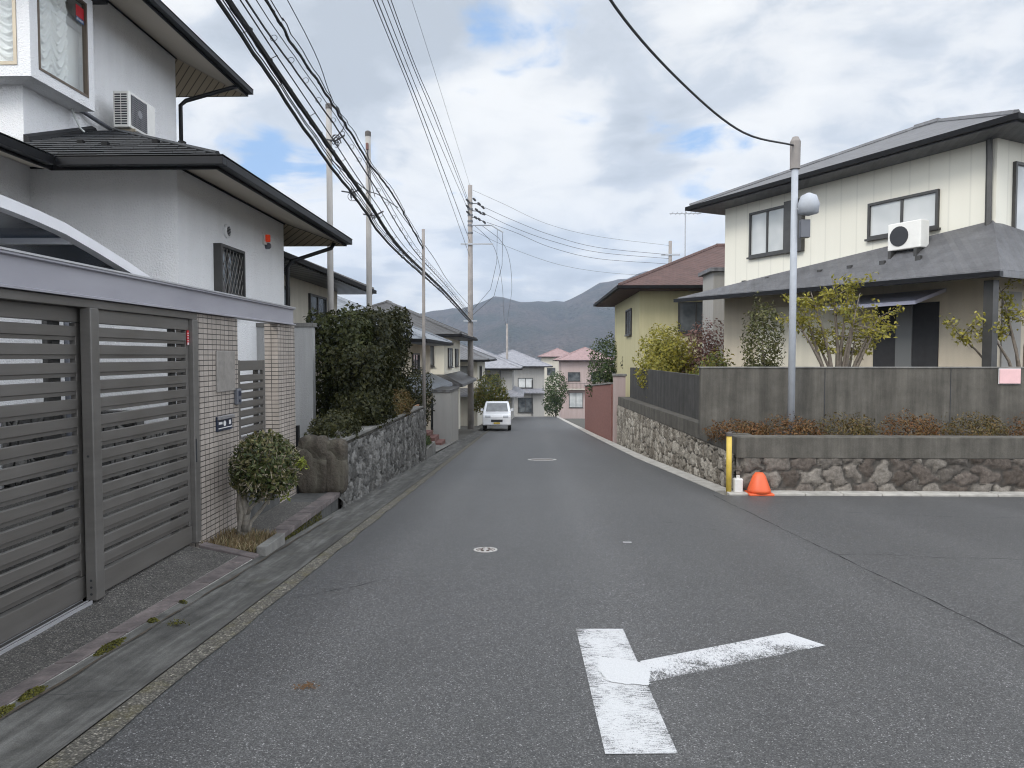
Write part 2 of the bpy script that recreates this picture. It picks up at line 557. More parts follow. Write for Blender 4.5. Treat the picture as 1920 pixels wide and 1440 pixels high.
roofmat('blue_tile', (0.165, 0.18, 0.20), 0.11, 0.4)
roofmat('dark_tile', (0.05, 0.048, 0.047), 0.11, 0.4)
roofmat('red_tile', (0.075, 0.040, 0.034), 0.11, 0.8)
roofmat('pink_tile', (0.26, 0.175, 0.17), 0.11, 0.8)
roofmat('lilac_tile', (0.22, 0.22, 0.24))
# lower tile roof of the white house
k = mat('slate_course')
n = k.noise(k.coord(), 4, 5, 0.65)
n2 = k.noise(k.coord(), 40, 4, 0.65)
c = k.ramp(n, [(0.3, (0.022, 0.023, 0.025)), (0.7, (0.045, 0.047, 0.05))])
c = k.mix(0.35, c, k.ramp(n2, [(0.3, 0.6), (0.7, 1.4)]), 'MULTIPLY')
k.out(c, 0.38, normal=k.bump(n2, 0.25, 0.006), spec=0.4)
# glass
def glass(name, tint, tr, rough=0.02):
    k = mat(name)
    f = k.n('ShaderNodeLayerWeight')
    f.inputs[0].default_value = 0.5
    fr = k.math('MULTIPLY_ADD', k.math('POWER', f.outputs['Facing'], 4.0), 0.9, tr)
    t = k.n('ShaderNodeBsdfTransparent')
    k.put(t.inputs[0], tint)
    g = k.n('ShaderNodeBsdfGlossy')
    g.inputs['Roughness'].default_value = rough
    mx = k.n('ShaderNodeMixShader')
    k.put(mx.inputs[0], fr)
    k.t.links.new(t.outputs[0], mx.inputs[1])
    k.t.links.new(g.outputs[0], mx.inputs[2])
    k.t.links.new(mx.outputs[0], k.n('ShaderNodeOutputMaterial').inputs[0])
glass('clear_glass', (0.95, 0.96, 0.95), 0.05)
glass('smoked_sheet', (0.20, 0.225, 0.26), 0.06, 0.25)
k = mat('dark_glass')
k.out(k.ramp(k.noise(k.coord(), 1.2, 3), [(0.35, (0.03, 0.035, 0.04)), (0.65, (0.12, 0.13, 0.135))]), 0.06, spec=0.9)
k = mat('frosted_glass')
k.out(k.ramp(k.noise(k.coord(), 0.9, 2), [(0.35, (0.36, 0.38, 0.38)), (0.65, (0.55, 0.56, 0.55))]), 0.25)
k = mat('obscure_glass')
k.out((0.16, 0.165, 0.165), 0.2)
# lace curtain
k = mat('lace')
o = k.coord()
k2 = k.noise(o, 90, 2, 0.5)
p, mo = k.out(k.ramp(k2, [(0.3, (0.82, 0.82, 0.82)), (0.7, (0.95, 0.95, 0.95))]), 0.9)
tl = k.n('ShaderNodeBsdfTranslucent')
k.put(tl.inputs[0], (0.8, 0.8, 0.8))
mx = k.n('ShaderNodeMixShader')
mx.inputs[0].default_value = 0.12
k.t.links.new(p.outputs[0], mx.inputs[1])
k.t.links.new(tl.outputs[0], mx.inputs[2])
k.t.links.new(mx.outputs[0], mo.inputs[0])
# worn road paint: gaps let the asphalt show
def paint(name, thr, soft, sc1, sc2, edge=None, hole=0.16):
    """worn thermoplastic: the asphalt shows through the gaps"""
    k = mat(name)
    n1 = k.noise(k.coord(scale=sc1), 1.0, 8, 0.75, 0.6)
    n2 = k.noise(k.coord(), 4.5, 5, 0.6)
    n3 = k.noise(k.coord(scale=sc2), 1.0, 3, 0.7)
    f = k.math('ADD', k.math('MULTIPLY', n1, 0.5), k.math('MULTIPLY', n3, hole))
    f = k.math('ADD', f, k.math('MULTIPLY', n2, 0.28))
    if edge:
        x, y, z = k.sep(k.coord())
        for (ax_, ay_, x0, y0, w_, amt) in edge:
            t = k.math('ADD', k.math('MULTIPLY', k.math('SUBTRACT', x, x0), ax_), k.math('MULTIPLY', k.math('SUBTRACT', y, y0), ay_))
            mr = k.n('ShaderNodeMapRange')
            k.put(mr.inputs[0], t)
            mr.inputs[1].default_value = 0.0
            mr.inputs[2].default_value = w_
            mr.inputs[3].default_value = amt
            mr.inputs[4].default_value = 0.0
            f = k.math('ADD', f, mr.outputs[0])
    al = k.ramp(f, [(thr, 1.0), (thr + soft, 0.0)])
    g3 = k.noise(k.coord(), 150, 2, 0.6)
    k.out(k.ramp(g3, [(0.3, (0.40, 0.405, 0.41)), (0.7, (0.50, 0.505, 0.51))]), 0.75, alpha=al)
paint('worn_paint', 0.63, 0.06, (22, 85, 1), (150, 300, 1), [(1, 0, -.145, -.75, .09, .05), (-1, 0, .16, -.75, .10, .045), (0, 1, 0, -.76, .04, -.10)], 0.42)
paint('worn_paint_side', 0.63, 0.06, (75, 26, 1), (260, 150, 1), [(-.448, .894, .163, .035, .16, .09), (-.894, -.448, 1.30, .76, .12, -.10)], 0.42)
paint('fresh_paint', 0.575, 0.06, (14, 30, 1), (120, 160, 1))
# stone walls
def rubble(name, cols, scale, mort, squash=(1, 1, 1), bumpd=0.05, light=1.0):
    k = mat(name)
    o = k.coord(scale=squash)
    wn = k.n('ShaderNodeTexNoise')
    k.put(wn.inputs['Vector'], o)
    wn.inputs['Scale'].default_value = 3.5
    va = k.n('ShaderNodeVectorMath', operation='MULTIPLY_ADD')
    k.put(va.inputs[0], wn.outputs['Color'])
    va.inputs[1].default_value = (0.22, 0.22, 0.22)
    k.put(va.inputs[2], o)
    o2 = va.outputs[0]
    e = k.vor(o2, scale, 'DISTANCE_TO_EDGE')
    cv = k.sep(k.vor(o2, scale, out='Color'))[0]
    n = k.noise(k.coord(), 24, 5, 0.65)
    st = k.noise(k.coord(scale=(4, 4, 0.5)), 1.4, 5, 0.65)
    c = k.ramp(cv, [(i / (len(cols) - 1), q) for i, q in enumerate(cols)])
    c = k.mix(0.8, c, k.ramp(n, [(0.25, 0.5), (0.75, 1.45)]), 'MULTIPLY')
    c = k.mix(k.ramp(e, [(0.02, 1.0), (0.07, 0.0)]), c, mort)
    c = k.mix(0.7, c, k.ramp(st, [(0.3, 0.55), (0.7, 1.2)]), 'MULTIPLY')
    hh = k.math('ADD', k.ramp(e, [(0.0, 0.0), (0.12, 1.0)]), k.math('MULTIPLY', n, 0.5))
    k.out(c, 0.9, normal=k.bump(hh, 0.9, bumpd), spec=0.25)
rubble('rubble_grey', [(0.045, 0.044, 0.042), (0.10, 0.098, 0.093), (0.17, 0.165, 0.155), (0.24, 0.235, 0.22)], 5.5, (0.03, 0.03, 0.028), (1, 1, 0.55))
rubble('rubble_light', [(0.17, 0.155, 0.13), (0.32, 0.30, 0.26), (0.42, 0.4, 0.35)], 5.0, (0.05, 0.045, 0.04), (1, 1, 0.6))
rubble('rubble_brown', [(0.085, 0.068, 0.052), (0.17, 0.145, 0.12), (0.30, 0.27, 0.235), (0.13, 0.115, 0.10)], 3.0, (0.06, 0.055, 0.05), (1, 1, 1.1))
rubble('boulder', [(0.05, 0.042, 0.033), (0.085, 0.073, 0.058)], 1.0, (0.1, 0.09, 0.07), (1, 1, 1))
def concrete(name, colr, streak=0.5):
    k = mat(name)
    n = k.noise(k.coord(), 3, 6, 0.65)
    f = k.noise(k.coord(), 70, 3, 0.6)
    st = k.noise(k.coord(scale=(3.5, 3.5, 0.22)), 1.6, 6, 0.65)
    c = k.ramp(n, [(0.3, tuple(q * 0.75 for q in colr)), (0.7, tuple(q * 1.2 for q in colr))])
    c = k.mix(streak, c, k.ramp(st, [(0.35, 0.4), (0.65, 1.15)]), 'MULTIPLY')
    c = k.mix(0.4, c, k.ramp(f, [(0.3, 0.7), (0.7, 1.3)]), 'MULTIPLY')
    k.out(c, 0.9, normal=k.bump(f, 0.3, 0.006), spec=0.25)
concrete('wall_concrete', (0.10, 0.093, 0.08), 0.6)
concrete('cap_concrete', (0.19, 0.185, 0.172), 0.5)
concrete('step_concrete', (0.085, 0.085, 0.082), 0.6)
concrete('dark_concrete', (0.06, 0.058, 0.055), 0.6)
concrete('earth', (0.09, 0.085, 0.075), 0.2)
# foliage
def leafmat(name, cols, tr=0.25, rough=0.5):
    k = mat(name)
    g = k.n('ShaderNodeNewGeometry')
    c = k.ramp(g.outputs['Random Per Island'], [(i / (len(cols) - 1), q) for i, q in enumerate(cols)])
    n = k.noise(k.coord(), 1.6, 3, 0.6)
    c = k.mix(0.6, c, k.ramp(n, [(0.3, 0.55), (0.7, 1.35)]), 'MULTIPLY')
    p, mo = k.out(c, rough, spec=0.22)
    tl = k.n('ShaderNodeBsdfTranslucent')
    k.put(tl.inputs[0], c)
    mx = k.n('ShaderNodeMixShader')
    mx.inputs[0].default_value = tr
    k.t.links.new(p.outputs[0], mx.inputs[1])
    k.t.links.new(tl.outputs[0], mx.inputs[2])
    k.t.links.new(mx.outputs[0], mo.inputs[0])
leafmat('leaf_topiary', [(0.03, 0.044, 0.014), (0.055, 0.072, 0.024), (0.09, 0.105, 0.036), (0.13, 0.13, 0.05), (0.20, 0.17, 0.08)], 0.2, 0.35)
leafmat('leaf_young', [(0.20, 0.24, 0.05), (0.3, 0.32, 0.06)], 0.3)
leafmat('leaf_hedge', [(0.014, 0.017, 0.005), (0.024, 0.027, 0.008), (0.036, 0.037, 0.011), (0.052, 0.05, 0.017)], 0.2)
leafmat('leaf_hedge_light', [(0.025, 0.031, 0.010), (0.04, 0.048, 0.015), (0.06, 0.066, 0.022), (0.078, 0.08, 0.03)], 0.2)
leafmat('leaf_olive', [(0.06, 0.068, 0.025), (0.10, 0.105, 0.04), (0.14, 0.13, 0.05)], 0.25)
leafmat('leaf_yellow', [(0.17, 0.16, 0.03), (0.28, 0.245, 0.045), (0.36, 0.32, 0.06), (0.18, 0.19, 0.045)], 0.35)
leafmat('leaf_gold', [(0.20, 0.15, 0.025), (0.12, 0.13, 0.03), (0.07, 0.09, 0.025)], 0.3)
leafmat('leaf_red', [(0.15, 0.075, 0.065), (0.2, 0.11, 0.095), (0.13, 0.09, 0.07)], 0.25)
leafmat('leaf_rust', [(0.12, 0.05, 0.02), (0.17, 0.08, 0.03), (0.08, 0.06, 0.025), (0.19, 0.105, 0.04)], 0.25)
leafmat('leaf_rust_green', [(0.07, 0.06, 0.02), (0.11, 0.085, 0.03), (0.15, 0.09, 0.035)], 0.25)
leafmat('leaf_green', [(0.035, 0.06, 0.022), (0.055, 0.085, 0.03), (0.08, 0.10, 0.04)], 0.25)
leafmat('straw', [(0.13, 0.085, 0.04), (0.26, 0.19, 0.105), (0.09, 0.065, 0.035), (0.38, 0.31, 0.20), (0.10, 0.10, 0.03)], 0.2, 0.7)
leafmat('moss', [(0.065, 0.062, 0.012), (0.10, 0.092, 0.018), (0.05, 0.055, 0.014)], 0.1, 0.9)
leafmat('dead_leaf', [(0.13, 0.075, 0.04), (0.19, 0.115, 0.06)], 0.2, 0.8)
k = mat('forest')
n = k.noise(k.coord(), 0.012, 6, 0.6)
f = k.noise(k.coord(), 0.14, 4, 0.7)
c = k.ramp(n, [(0.3, (0.04, 0.045, 0.035)), (0.5, (0.07, 0.06, 0.05)), (0.7, (0.095, 0.075, 0.065))])
c = k.mix(0.7, c, k.ramp(f, [(0.32, 0.25), (0.68, 1.8)]), 'MULTIPLY')
k.out(c, 0.95, normal=k.bump(f, 1.0, 9.0), spec=0.1)
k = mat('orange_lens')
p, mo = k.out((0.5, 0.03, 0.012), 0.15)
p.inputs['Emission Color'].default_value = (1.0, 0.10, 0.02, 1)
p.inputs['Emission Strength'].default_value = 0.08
k = mat('manhole_iron')
o = k.coord()
ck = k.n('ShaderNodeTexChecker')
k.put(ck.inputs[0], o)
ck.inputs['Scale'].default_value = 28
n = k.noise(o, 30, 4, 0.6)
c = k.mix(ck.outputs['Fac'], (0.10, 0.085, 0.075), (0.24, 0.22, 0.205))
c = k.mix(0.5, c, k.ramp(n, [(0.3, 0.6), (0.7, 1.3)]), 'MULTIPLY')
k.out(c, 0.6, 0.3)
plain('manhole_ring', (0.34, 0.33, 0.315), 0.8, 0, 0.2, 20)
plain('manhole_dark', (0.07, 0.045, 0.035), 0.8, 0, 0.3, 30)
k = mat('soffit_end')
x, y, z = k.sep(k.coord())
q = k.math('PINGPONG', k.math('ADD', x, k.math('MULTIPLY', y, 1.0)), 0.09)
c = k.mix(1.0, (0.44, 0.36, 0.25), k.ramp(q, [(0.0, 0.3), (0.012, 0.3), (0.016, 1.0)], 'LINEAR'), 'MULTIPLY')
k.out(c, 0.75)
HAZE = 0.00024
#MATERIALS_END

# ------------------------------------------------------------------ foliage helpers
def leaf_mesh(name, pts, nrm, size, m, parent=None, at=None, aspect=0.5, droop=0.0):
    """many small folded leaves as one mesh object"""
    n = len(pts)
    pts = np.asarray(pts, float)
    off = np.array(at if at is not None else (wloc(parent) if parent else (0, 0, 0)), float)
    pts = pts - off
    nrm = np.asarray(nrm, float)
    t = rng.normal(size=(n, 3))
    t -= (t * nrm).sum(1, keepdims=True) * nrm
    t[:, 2] -= droop
    t /= np.linalg.norm(t, axis=1, keepdims=True) + 1e-9
    b = np.cross(nrm, t)
    b /= np.linalg.norm(b, axis=1, keepdims=True) + 1e-9
    s = size * rng.uniform(0.6, 1.3, (n, 1))
    lift = nrm * s * 0.12
    v = np.stack([pts, pts + t * s * 0.5 + b * s * aspect * 0.5 + lift, pts + t * s, pts + t * s * 0.5 - b * s * aspect * 0.5 + lift], 1).reshape(-1, 3)
    me = bpy.data.meshes.new(name)
    me.vertices.add(4 * n)
    me.vertices.foreach_set('co', v.ravel())
    me.loops.add(4 * n)
    me.loops.foreach_set('vertex_index', np.arange(4 * n, dtype=np.int32))
    me.polygons.add(n)
    me.polygons.foreach_set('loop_start', np.arange(0, 4 * n, 4, dtype=np.int32))
    me.update(calc_edges=True)
    me.validate()
    me.materials.append(m)
    o = bpy.data.objects.new(name, me)
    col.objects.link(o)
    if parent is not None:
        o.parent = parent
    elif at is not None:
        o.location = at
    return o
def blob_points(blobs, n, shell=0.35, rough=0.12, box=False):
    """points and outward normals near the skins of ellipsoids (or rounded boxes)"""
    vol = np.array([b[3] * b[4] + b[4] * b[5] + b[3] * b[5] for b in blobs], float)
    cnt = rng.multinomial(n, vol / vol.sum())
    P, N = [], []
    for b, c in zip(blobs, cnt):
        u = rng.normal(size=(c, 3))
        u /= np.linalg.norm(u, axis=1, keepdims=True)
        p = u.copy()
        if box:
            p = np.sign(u) * np.abs(u) ** 0.45
            p /= np.max(np.abs(p), axis=1, keepdims=True) ** 0.8
        ph = rng.uniform(0, 6.28, 6)
        lump = 1 + rough * (np.sin(u[:, 0] * 5 + ph[0]) * np.sin(u[:, 1] * 6 + ph[1]) + np.sin(u[:, 2] * 7 + ph[2]) * np.sin(u[:, 0] * 9 + ph[3]))
        rr = (1 - shell * rng.random(c) ** 1.6) * lump
        P.append(np.array(b[:3]) + p * rr[:, None] * np.array(b[3:6]))
        N.append(u + rng.normal(scale=0.55, size=(c, 3)))
    P, N = np.concatenate(P), np.concatenate(N)
    N /= np.linalg.norm(N, axis=1, keepdims=True)
    return P, N
def trunk_mb(base, tops, r, wob=0.05, n=7):
    mb = MB()
    b = Vector(base)
    for tp in tops:
        tp = Vector(tp)
        pts, rs = [], []
        for i in range(7):
            f = i / 6
            q = b.lerp(tp, f) + Vector((random.uniform(-wob, wob), random.uniform(-wob, wob), 0)) * math.sin(f * math.pi)
            pts.append(q)
            rs.append(r * (1 - 0.75 * f))
        mb.tube(pts, rs, n)
    return mb
def bush(name, base, blobs, n, size, leafm, label, cat, group=None, trunk=None, r=0.04, box=False, rough=0.12, shell=0.4, barkm='bark', aspect=0.5):
    t = thing(name, base, label, cat, group)
    if trunk:
        obj('trunk', trunk_mb(base, trunk, r), M[barkm], t, smooth=True)
    P, N = blob_points(blobs, n, shell, rough, box)
    leaf_mesh('crown', P, N, size, M[leafm], t, aspect=aspect)
    return t

# ------------------------------------------------------------------ ground, road, gutters, hills
def grid(xs, ys, zf):
    mb = MB()
    nx = len(xs)
    mb.v = [(x, y, zf(x, y)) for y in ys for x in xs]
    for j in range(len(ys) - 1):
        for i in range(nx - 1):
            mb.f.append((j * nx + i, j * nx + i + 1, (j + 1) * nx + i + 1, (j + 1) * nx + i))
    return mb
def ground_z(x, y):
    if y < 150:
        z = zr(y)
    else:
        z = zr(150) - 0.004 * (y - 150)
    return z - 0.12 - (0.0 if y < 70 else min(1.0, (y - 70) * 0.03))
xs = [-1500, -700, -300, -120, -60, -30, -15, -6, -3, 0, 3, 6, 15, 30, 60, 120, 300, 700, 1500]
ys = [-60, -20, -5, 0, 5, 10, 20, 30, 45, 60, 70, 80, 100, 120, 150, 200, 300, 500, 900, 2600]
struct('ground', grid(xs, ys, ground_z), M['earth'])
def xl(y):
    return float(np.interp(y, [0, 2.8, 8.7, 32, 70], [-1.83, -1.875, -1.943, -2.075, -2.16]))
def xr(y):
    return float(np.interp(y, [11.4, 19, 32, 70], [3.14, 2.86, 2.76, 2.7]))
mb = MB()
yy = [-12, -6, -2, 0, 1, 2, 3, 4, 5, 6, 7, 8, 9, 10, 11, 11.45]
for a, b in zip(yy[:-1], yy[1:]):
    xa = [xl(max(a, 0)), 1, 3, 7, 14, 45]
    xb = [xl(max(b, 0)), 1, 3, 7, 14, 45]
    for i in range(5):
        mb.add([(xa[i], a, zr(a)), (xa[i + 1], a, zr(a)), (xb[i + 1], b, zr(b)), (xb[i], b, zr(b))], [(0, 1, 2, 3)])
yy = [11.45] + list(range(13, 76, 3))
for a, b in zip(yy[:-1], yy[1:]):
    mb.add([(xl(a), a, zr(a)), (xr(a), a, zr(a)), (xr(b), b, zr(b)), (xl(b), b, zr(b))], [(0, 1, 2, 3)])
road = struct('road', mb, M['asphalt'])
def ribbon(pts, width, lift=0.004, jit=0.0):
    """thin strip lying on the street plane"""
    mb = MB()
    L, Rr = [], []
    for i, (x, y) in enumerate(pts):
        a = Vector(pts[max(i - 1, 0)])
        b = Vector(pts[min(i + 1, len(pts) - 1)])
        t = (b - a).normalized()
        nx, ny = -t.y, t.x
        wd = width * random.uniform(1 - jit, 1 + jit) / 2
        L.append((x + nx * wd, y + ny * wd, zr(y + ny * wd) + lift))
        Rr.append((x - nx * wd, y - ny * wd, zr(y - ny * wd) + lift))
    for i in range(len(pts) - 1):
        mb.add([L[i], L[i + 1], Rr[i + 1], Rr[i]], [(0, 1, 2, 3)])
    return mb
def wander(p0, p1, n, amp):
    pts = []
    o = 0
    for i in range(n + 1):
        f = i / n
        o = o * 0.8 + random.uniform(-amp, amp)
        dx, dy = p1[0] - p0[0], p1[1] - p0[1]
        L = math.hypot(dx, dy)
        pts.append((p0[0] + dx * f - dy / L * o, p0[1] + dy * f + dx / L * o))
    return pts
obj('crack', ribbon(wander((2.97, 11.4), (3.05, 3.4), 90, 0.008), 0.011, jit=0.7), M['crack'], road)
obj('crack', ribbon(wander((3.0, 7.0), (7.6, 6.45), 50, 0.02), 0.008, jit=0.8), M['crack'], road)
obj('crack', ribbon(wander((-1.5, 15.5), (-0.7, 15.7), 14, 0.02), 0.012, jit=0.8), M['crack'], road)
for p0, p1, n_, am in (((-1.2, 12.6), (-.2, 12.9), 16, .03), ((.9, 14.2), (2.3, 13.7), 20, .03), ((1.6, 8.9), (2.2, 8.3), 12, .02), ((4.2, 9.7), (6.8, 9.2), 30, .03), ((2.3, 17.2), (2.8, 17.0), 8, .02), ((-1.8, 5.3), (-1.2, 5.9), 14, .02)):
    obj('crack', ribbon(wander(p0, p1, n_, am), 0.006, jit=0.8), M['crack'], road)
obj('paint_fleck', ribbon([(1.0, 7.53), (1.09, 7.53)], 0.035), M['white_print'], road)

# left gutter: aggregate strip, joint, shallow concrete channel
mb, mg, mj, me_ = MB(), MB(), MB(), MB()
yy = [-6, -2, 0] + [1 + 0.5 * i for i in range(60)] + list(range(32, 76, 4))
def section(y):
    e = xl(max(y, 0))
    return [e + 0.01 + 0.012 * math.sin(y * 7) + 0.01 * math.sin(y * 17), e - 0.115, e - 0.125, e - 0.30, e - 0.50, e - 0.66]
zo = [0.006, 0.010, 0.010, -0.012, 0.0, 0.025]
for a, b in zip(yy[:-1], yy[1:]):
    A, B = section(a), section(b)
    za, zb_ = zr(a), zr(b)
    def q(t, i, j, lift=0):
        t.add([(A[i], a, za + zo[i] + lift), (A[j], a, za + zo[j] + lift), (B[j], b, zb_ + zo[j] + lift), (B[i], b, zb_ + zo[i] + lift)], [(3, 2, 1, 0)])
    q(mg, 0, 1)
    for i in (2, 3, 4):
        q(mb, i, i + 1)
    mj.add([(A[1], a, za + 0.004), (A[2], a, za + 0.004), (B[2], b, zb_ + 0.004), (B[1], b, zb_ + 0.004)], [(3, 2, 1, 0)])
gut = struct('gutter', mb, M['gutter_concrete'])
struct('kerb_strip', mg, M['washed_strip'])
obj('joint', mj, M['soil'], gut)
for y0 in (1.6, 3.55, 5.6, 7.7, 9.8, 12, 14.5, 17, 20, 23, 26):
    e = xl(y0)
    obj('crack', ribbon(wander((e - 0.13, y0), (e - 0.6, y0 + random.uniform(-.15, .15)), 10, 0.02), 0.007, 0.022, 0.6), M['crack'], gut)
obj('seam', ribbon([(xl(y) - 0.575 + 0.006 * math.sin(y * 9), y) for y in np.linspace(1, 9, 60)], 0.016, 0.022, 0.7), M['soil'], gut)

# right gutter along the falling street, and kerb of the side road
mb = MB()
yy = [11.9] + list(range(13, 76, 3))
for a, b in zip(yy[:-1], yy[1:]):
    mb.hexa([(xr(a), a, zr(a) - 0.1), (xr(a) + 0.28, a, zr(a) - 0.1), (xr(b) + 0.28, b, zr(b) - 0.1), (xr(b), b, zr(b) - 0.1)],
            [(xr(a), a, zr(a) + 0.012), (xr(a) + 0.28, a, zr(a) + 0.03), (xr(b) + 0.28, b, zr(b) + 0.03), (xr(b), b, zr(b) + 0.012)])
struct('gutter_right', mb, M['kerb_concrete'])
mb = MB()
for i in range(30):
    x0 = 3.22 + i * 0.61
    mb.box(x0, x0 + 0.6, 11.43 - 0.0 * x0, 11.70, zr(11.5) - 0.2, zr(11.5) + 0.035 + 0.004 * (i % 2))
struct('kerb', mb, M['kerb_concrete'], bevel=0.008)

# wooded hills
def hills():
    xs = np.linspace(-900, 1500, 121)
    mb = MB()
    ys_ = np.linspace(900, 1900, 26)
    sil_px = [300, 600, 760, 840, 890, 940, 1000, 1050, 1100, 1150, 1200, 1300, 1500, 1920]
    sil_py = [570, 575, 582, 580, 574, 560, 564, 560, 546, 531, 518, 500, 500, 560]
    for yv in ys_:
        f = (yv - 900) / 1000
        for x in xs:
            px_ = 993 + 1330 * x / yv
            top = (667 - np.interp(px_, sil_px, sil_py)) / 1330 * yv
            prof = math.sin(min(1, f * 1.35) * math.pi / 2) ** 1.3 if f < 0.75 else 1 - (f - 0.75) * 0.8
            rid = 0.82 + 0.12 * math.sin(x * 0.021 + f * 5) + 0.07 * math.sin(x * 0.053 - f * 9) + 0.03 * math.sin(x * 0.13)
            if f > 0.55:
                rid = rid * 0.35 + 0.65
            mb.v.append((x, yv, -13 + max(0, (top + 13)) * 1.07 * prof * rid + random.uniform(-1.2, 1.2)))
    nx = len(xs)
    for j in range(len(ys_) - 1):
        for i in range(nx - 1):
            mb.f.append((j * nx + i, j * nx + i + 1, (j + 1) * nx + i + 1, (j + 1) * nx + i))
    return mb
struct('hills', hills(), M['forest'], smooth=True)

# ------------------------------------------------------------------ road marking and manholes
rm = thing('road_marking', (0.47, 3.7, zr(3.7)), 'worn white junction marking painted on the near asphalt, stem with one slanting arm', 'road marking')
def onroad(pts, lift):
    m_ = MB()
    m_.poly([(x, y, zr(y) + lift) for x, y in pts])
    return m_
obj('stem', onroad([(0.323, 2.957), (0.632, 2.97), (0.617, 4.626), (0.308, 4.616)], 0.004), M['worn_paint'], rm)
obj('arm', onroad([(0.633, 3.735), (1.823, 4.344), (1.671, 4.581), (0.640, 4.045)], 0.004), M['worn_paint_side'], rm)
def ragged(poly, n=9, j=.009):
    out_ = []
    for i, a_ in enumerate(poly):
        b_ = poly[(i + 1) % len(poly)]
        for q_ in range(n):
            out_.append((a_[0] + (b_[0] - a_[0]) * q_ / n + random.uniform(-j, j), a_[1] + (b_[1] - a_[1]) * q_ / n + random.uniform(-j, j)))
    return out_
obj('repainted_patch', onroad(ragged([(0.41, 3.74), (0.50, 3.70), (0.634, 3.69), (0.65, 3.76), (0.675, 3.86), (0.655, 3.97), (0.628, 4.03), (0.52, 4.07), (0.42, 4.09), (0.385, 4.0), (0.39, 3.86)]), 0.008), M['fresh_paint'], rm)
def manhole(x, y, r, label, dark):
    t = thing('manhole_cover', (x, y, zr(y)), label, 'manhole cover')
    t.rotation_euler = (-math.atan(SLOPE), 0, 0)
    a = MB().lathe([(r, -0.02), (r, 0.006), (r * 0.80, 0.007), (r * 0.80, -0.02)], (0, 0, 0), 40)
    obj('ring', a, M['manhole_ring'], t, world=False)
    b = MB().lathe([(r * 0.79, -0.02), (r * 0.79, 0.004), (r * 0.45, 0.006), (r * 0.42, 0.002), (r * 0.2, 0.004), (0.01, 0.008)], (0, 0, 0), 40)
    obj('lid', b, M['manhole_dark' if dark else 'manhole_iron'], t, world=False)
    if dark:
        for i in range(8):
            an = i * math.pi / 4
            c = MB().box(r * 0.62 * math.cos(an) - 0.012, r * 0.62 * math.cos(an) + 0.012, r * 0.62 * math.sin(an) - 0.012, r * 0.62 * math.sin(an) + 0.012, 0.0, 0.011)
            obj('stud', c, M['manhole_ring'], t, world=False)
        obj('boss', MB().lathe([(r * 0.25, 0), (r * 0.25, 0.011), (0.005, 0.012)], (0, 0, 0), 20), M['manhole_ring'], t, world=False)
manhole(-0.444, 7.1, 0.121, 'small round brown iron valve cover in the asphalt, nearest the camera', True)
manhole(0.328, 18.36, 0.375, 'large pale round manhole cover set in the road further down the slope', False)
P = np.array([(-1.17 + random.gauss(0, .03), 3.63 + random.gauss(0, .018), zr(3.63) + 0.006) for i in range(70)])
tag(leaf_mesh('leaf_litter', P, np.tile((0, 0, 1.0), (70, 1)), 0.02, M['dead_leaf'], at=(-1.17, 3.63, zr(3.63))), 'small patch of crumbled rusty leaves on the asphalt', 'leaf litter', kind='stuff')

#PART2
def stone_mat(name, cols, mort):
    k = mat(name)
    at_ = k.n('ShaderNodeAttribute', attribute_name='stone')
    sc_ = k.sep(at_.outputs['Vector'])
    n = k.noise(k.coord(), 22, 6, 0.7)
    st = k.noise(k.coord(scale=(4, 4, 0.6)), 1.5, 6, 0.65)
    f = k.noise(k.coord(), 130, 3, 0.6)
    c = k.ramp(sc_[0], [(i / (len(cols) - 1), q) for i, q in enumerate(cols)])
    c = k.mix(0.85, c, k.ramp(n, [(0.25, 0.45), (0.75, 1.5)]), 'MULTIPLY')
    c = k.mix(k.ramp(sc_[1], [(0.05, 1.0), (0.16, 0.0)]), c, mort)
    c = k.mix(0.7, c, k.ramp(st, [(0.3, 0.6), (0.7, 1.2)]), 'MULTIPLY')
    k.out(c, 0.92, normal=k.bump(k.math('ADD', n, k.math('MULTIPLY', f, 0.5)), 0.8, 0.02), spec=0.2)
stone_mat('stone_grey', [(0.075, 0.073, 0.068), (0.115, 0.112, 0.106), (0.15, 0.146, 0.138), (0.20, 0.195, 0.185)], (0.06, 0.058, 0.054))
stone_mat('stone_brown', [(0.07, 0.057, 0.047), (0.13, 0.11, 0.095), (0.21, 0.19, 0.165), (0.10, 0.088, 0.077)], (0.075, 0.068, 0.06))
stone_mat('stone_light', [(0.16, 0.14, 0.115), (0.28, 0.255, 0.215), (0.40, 0.37, 0.32)], (0.06, 0.053, 0.046))
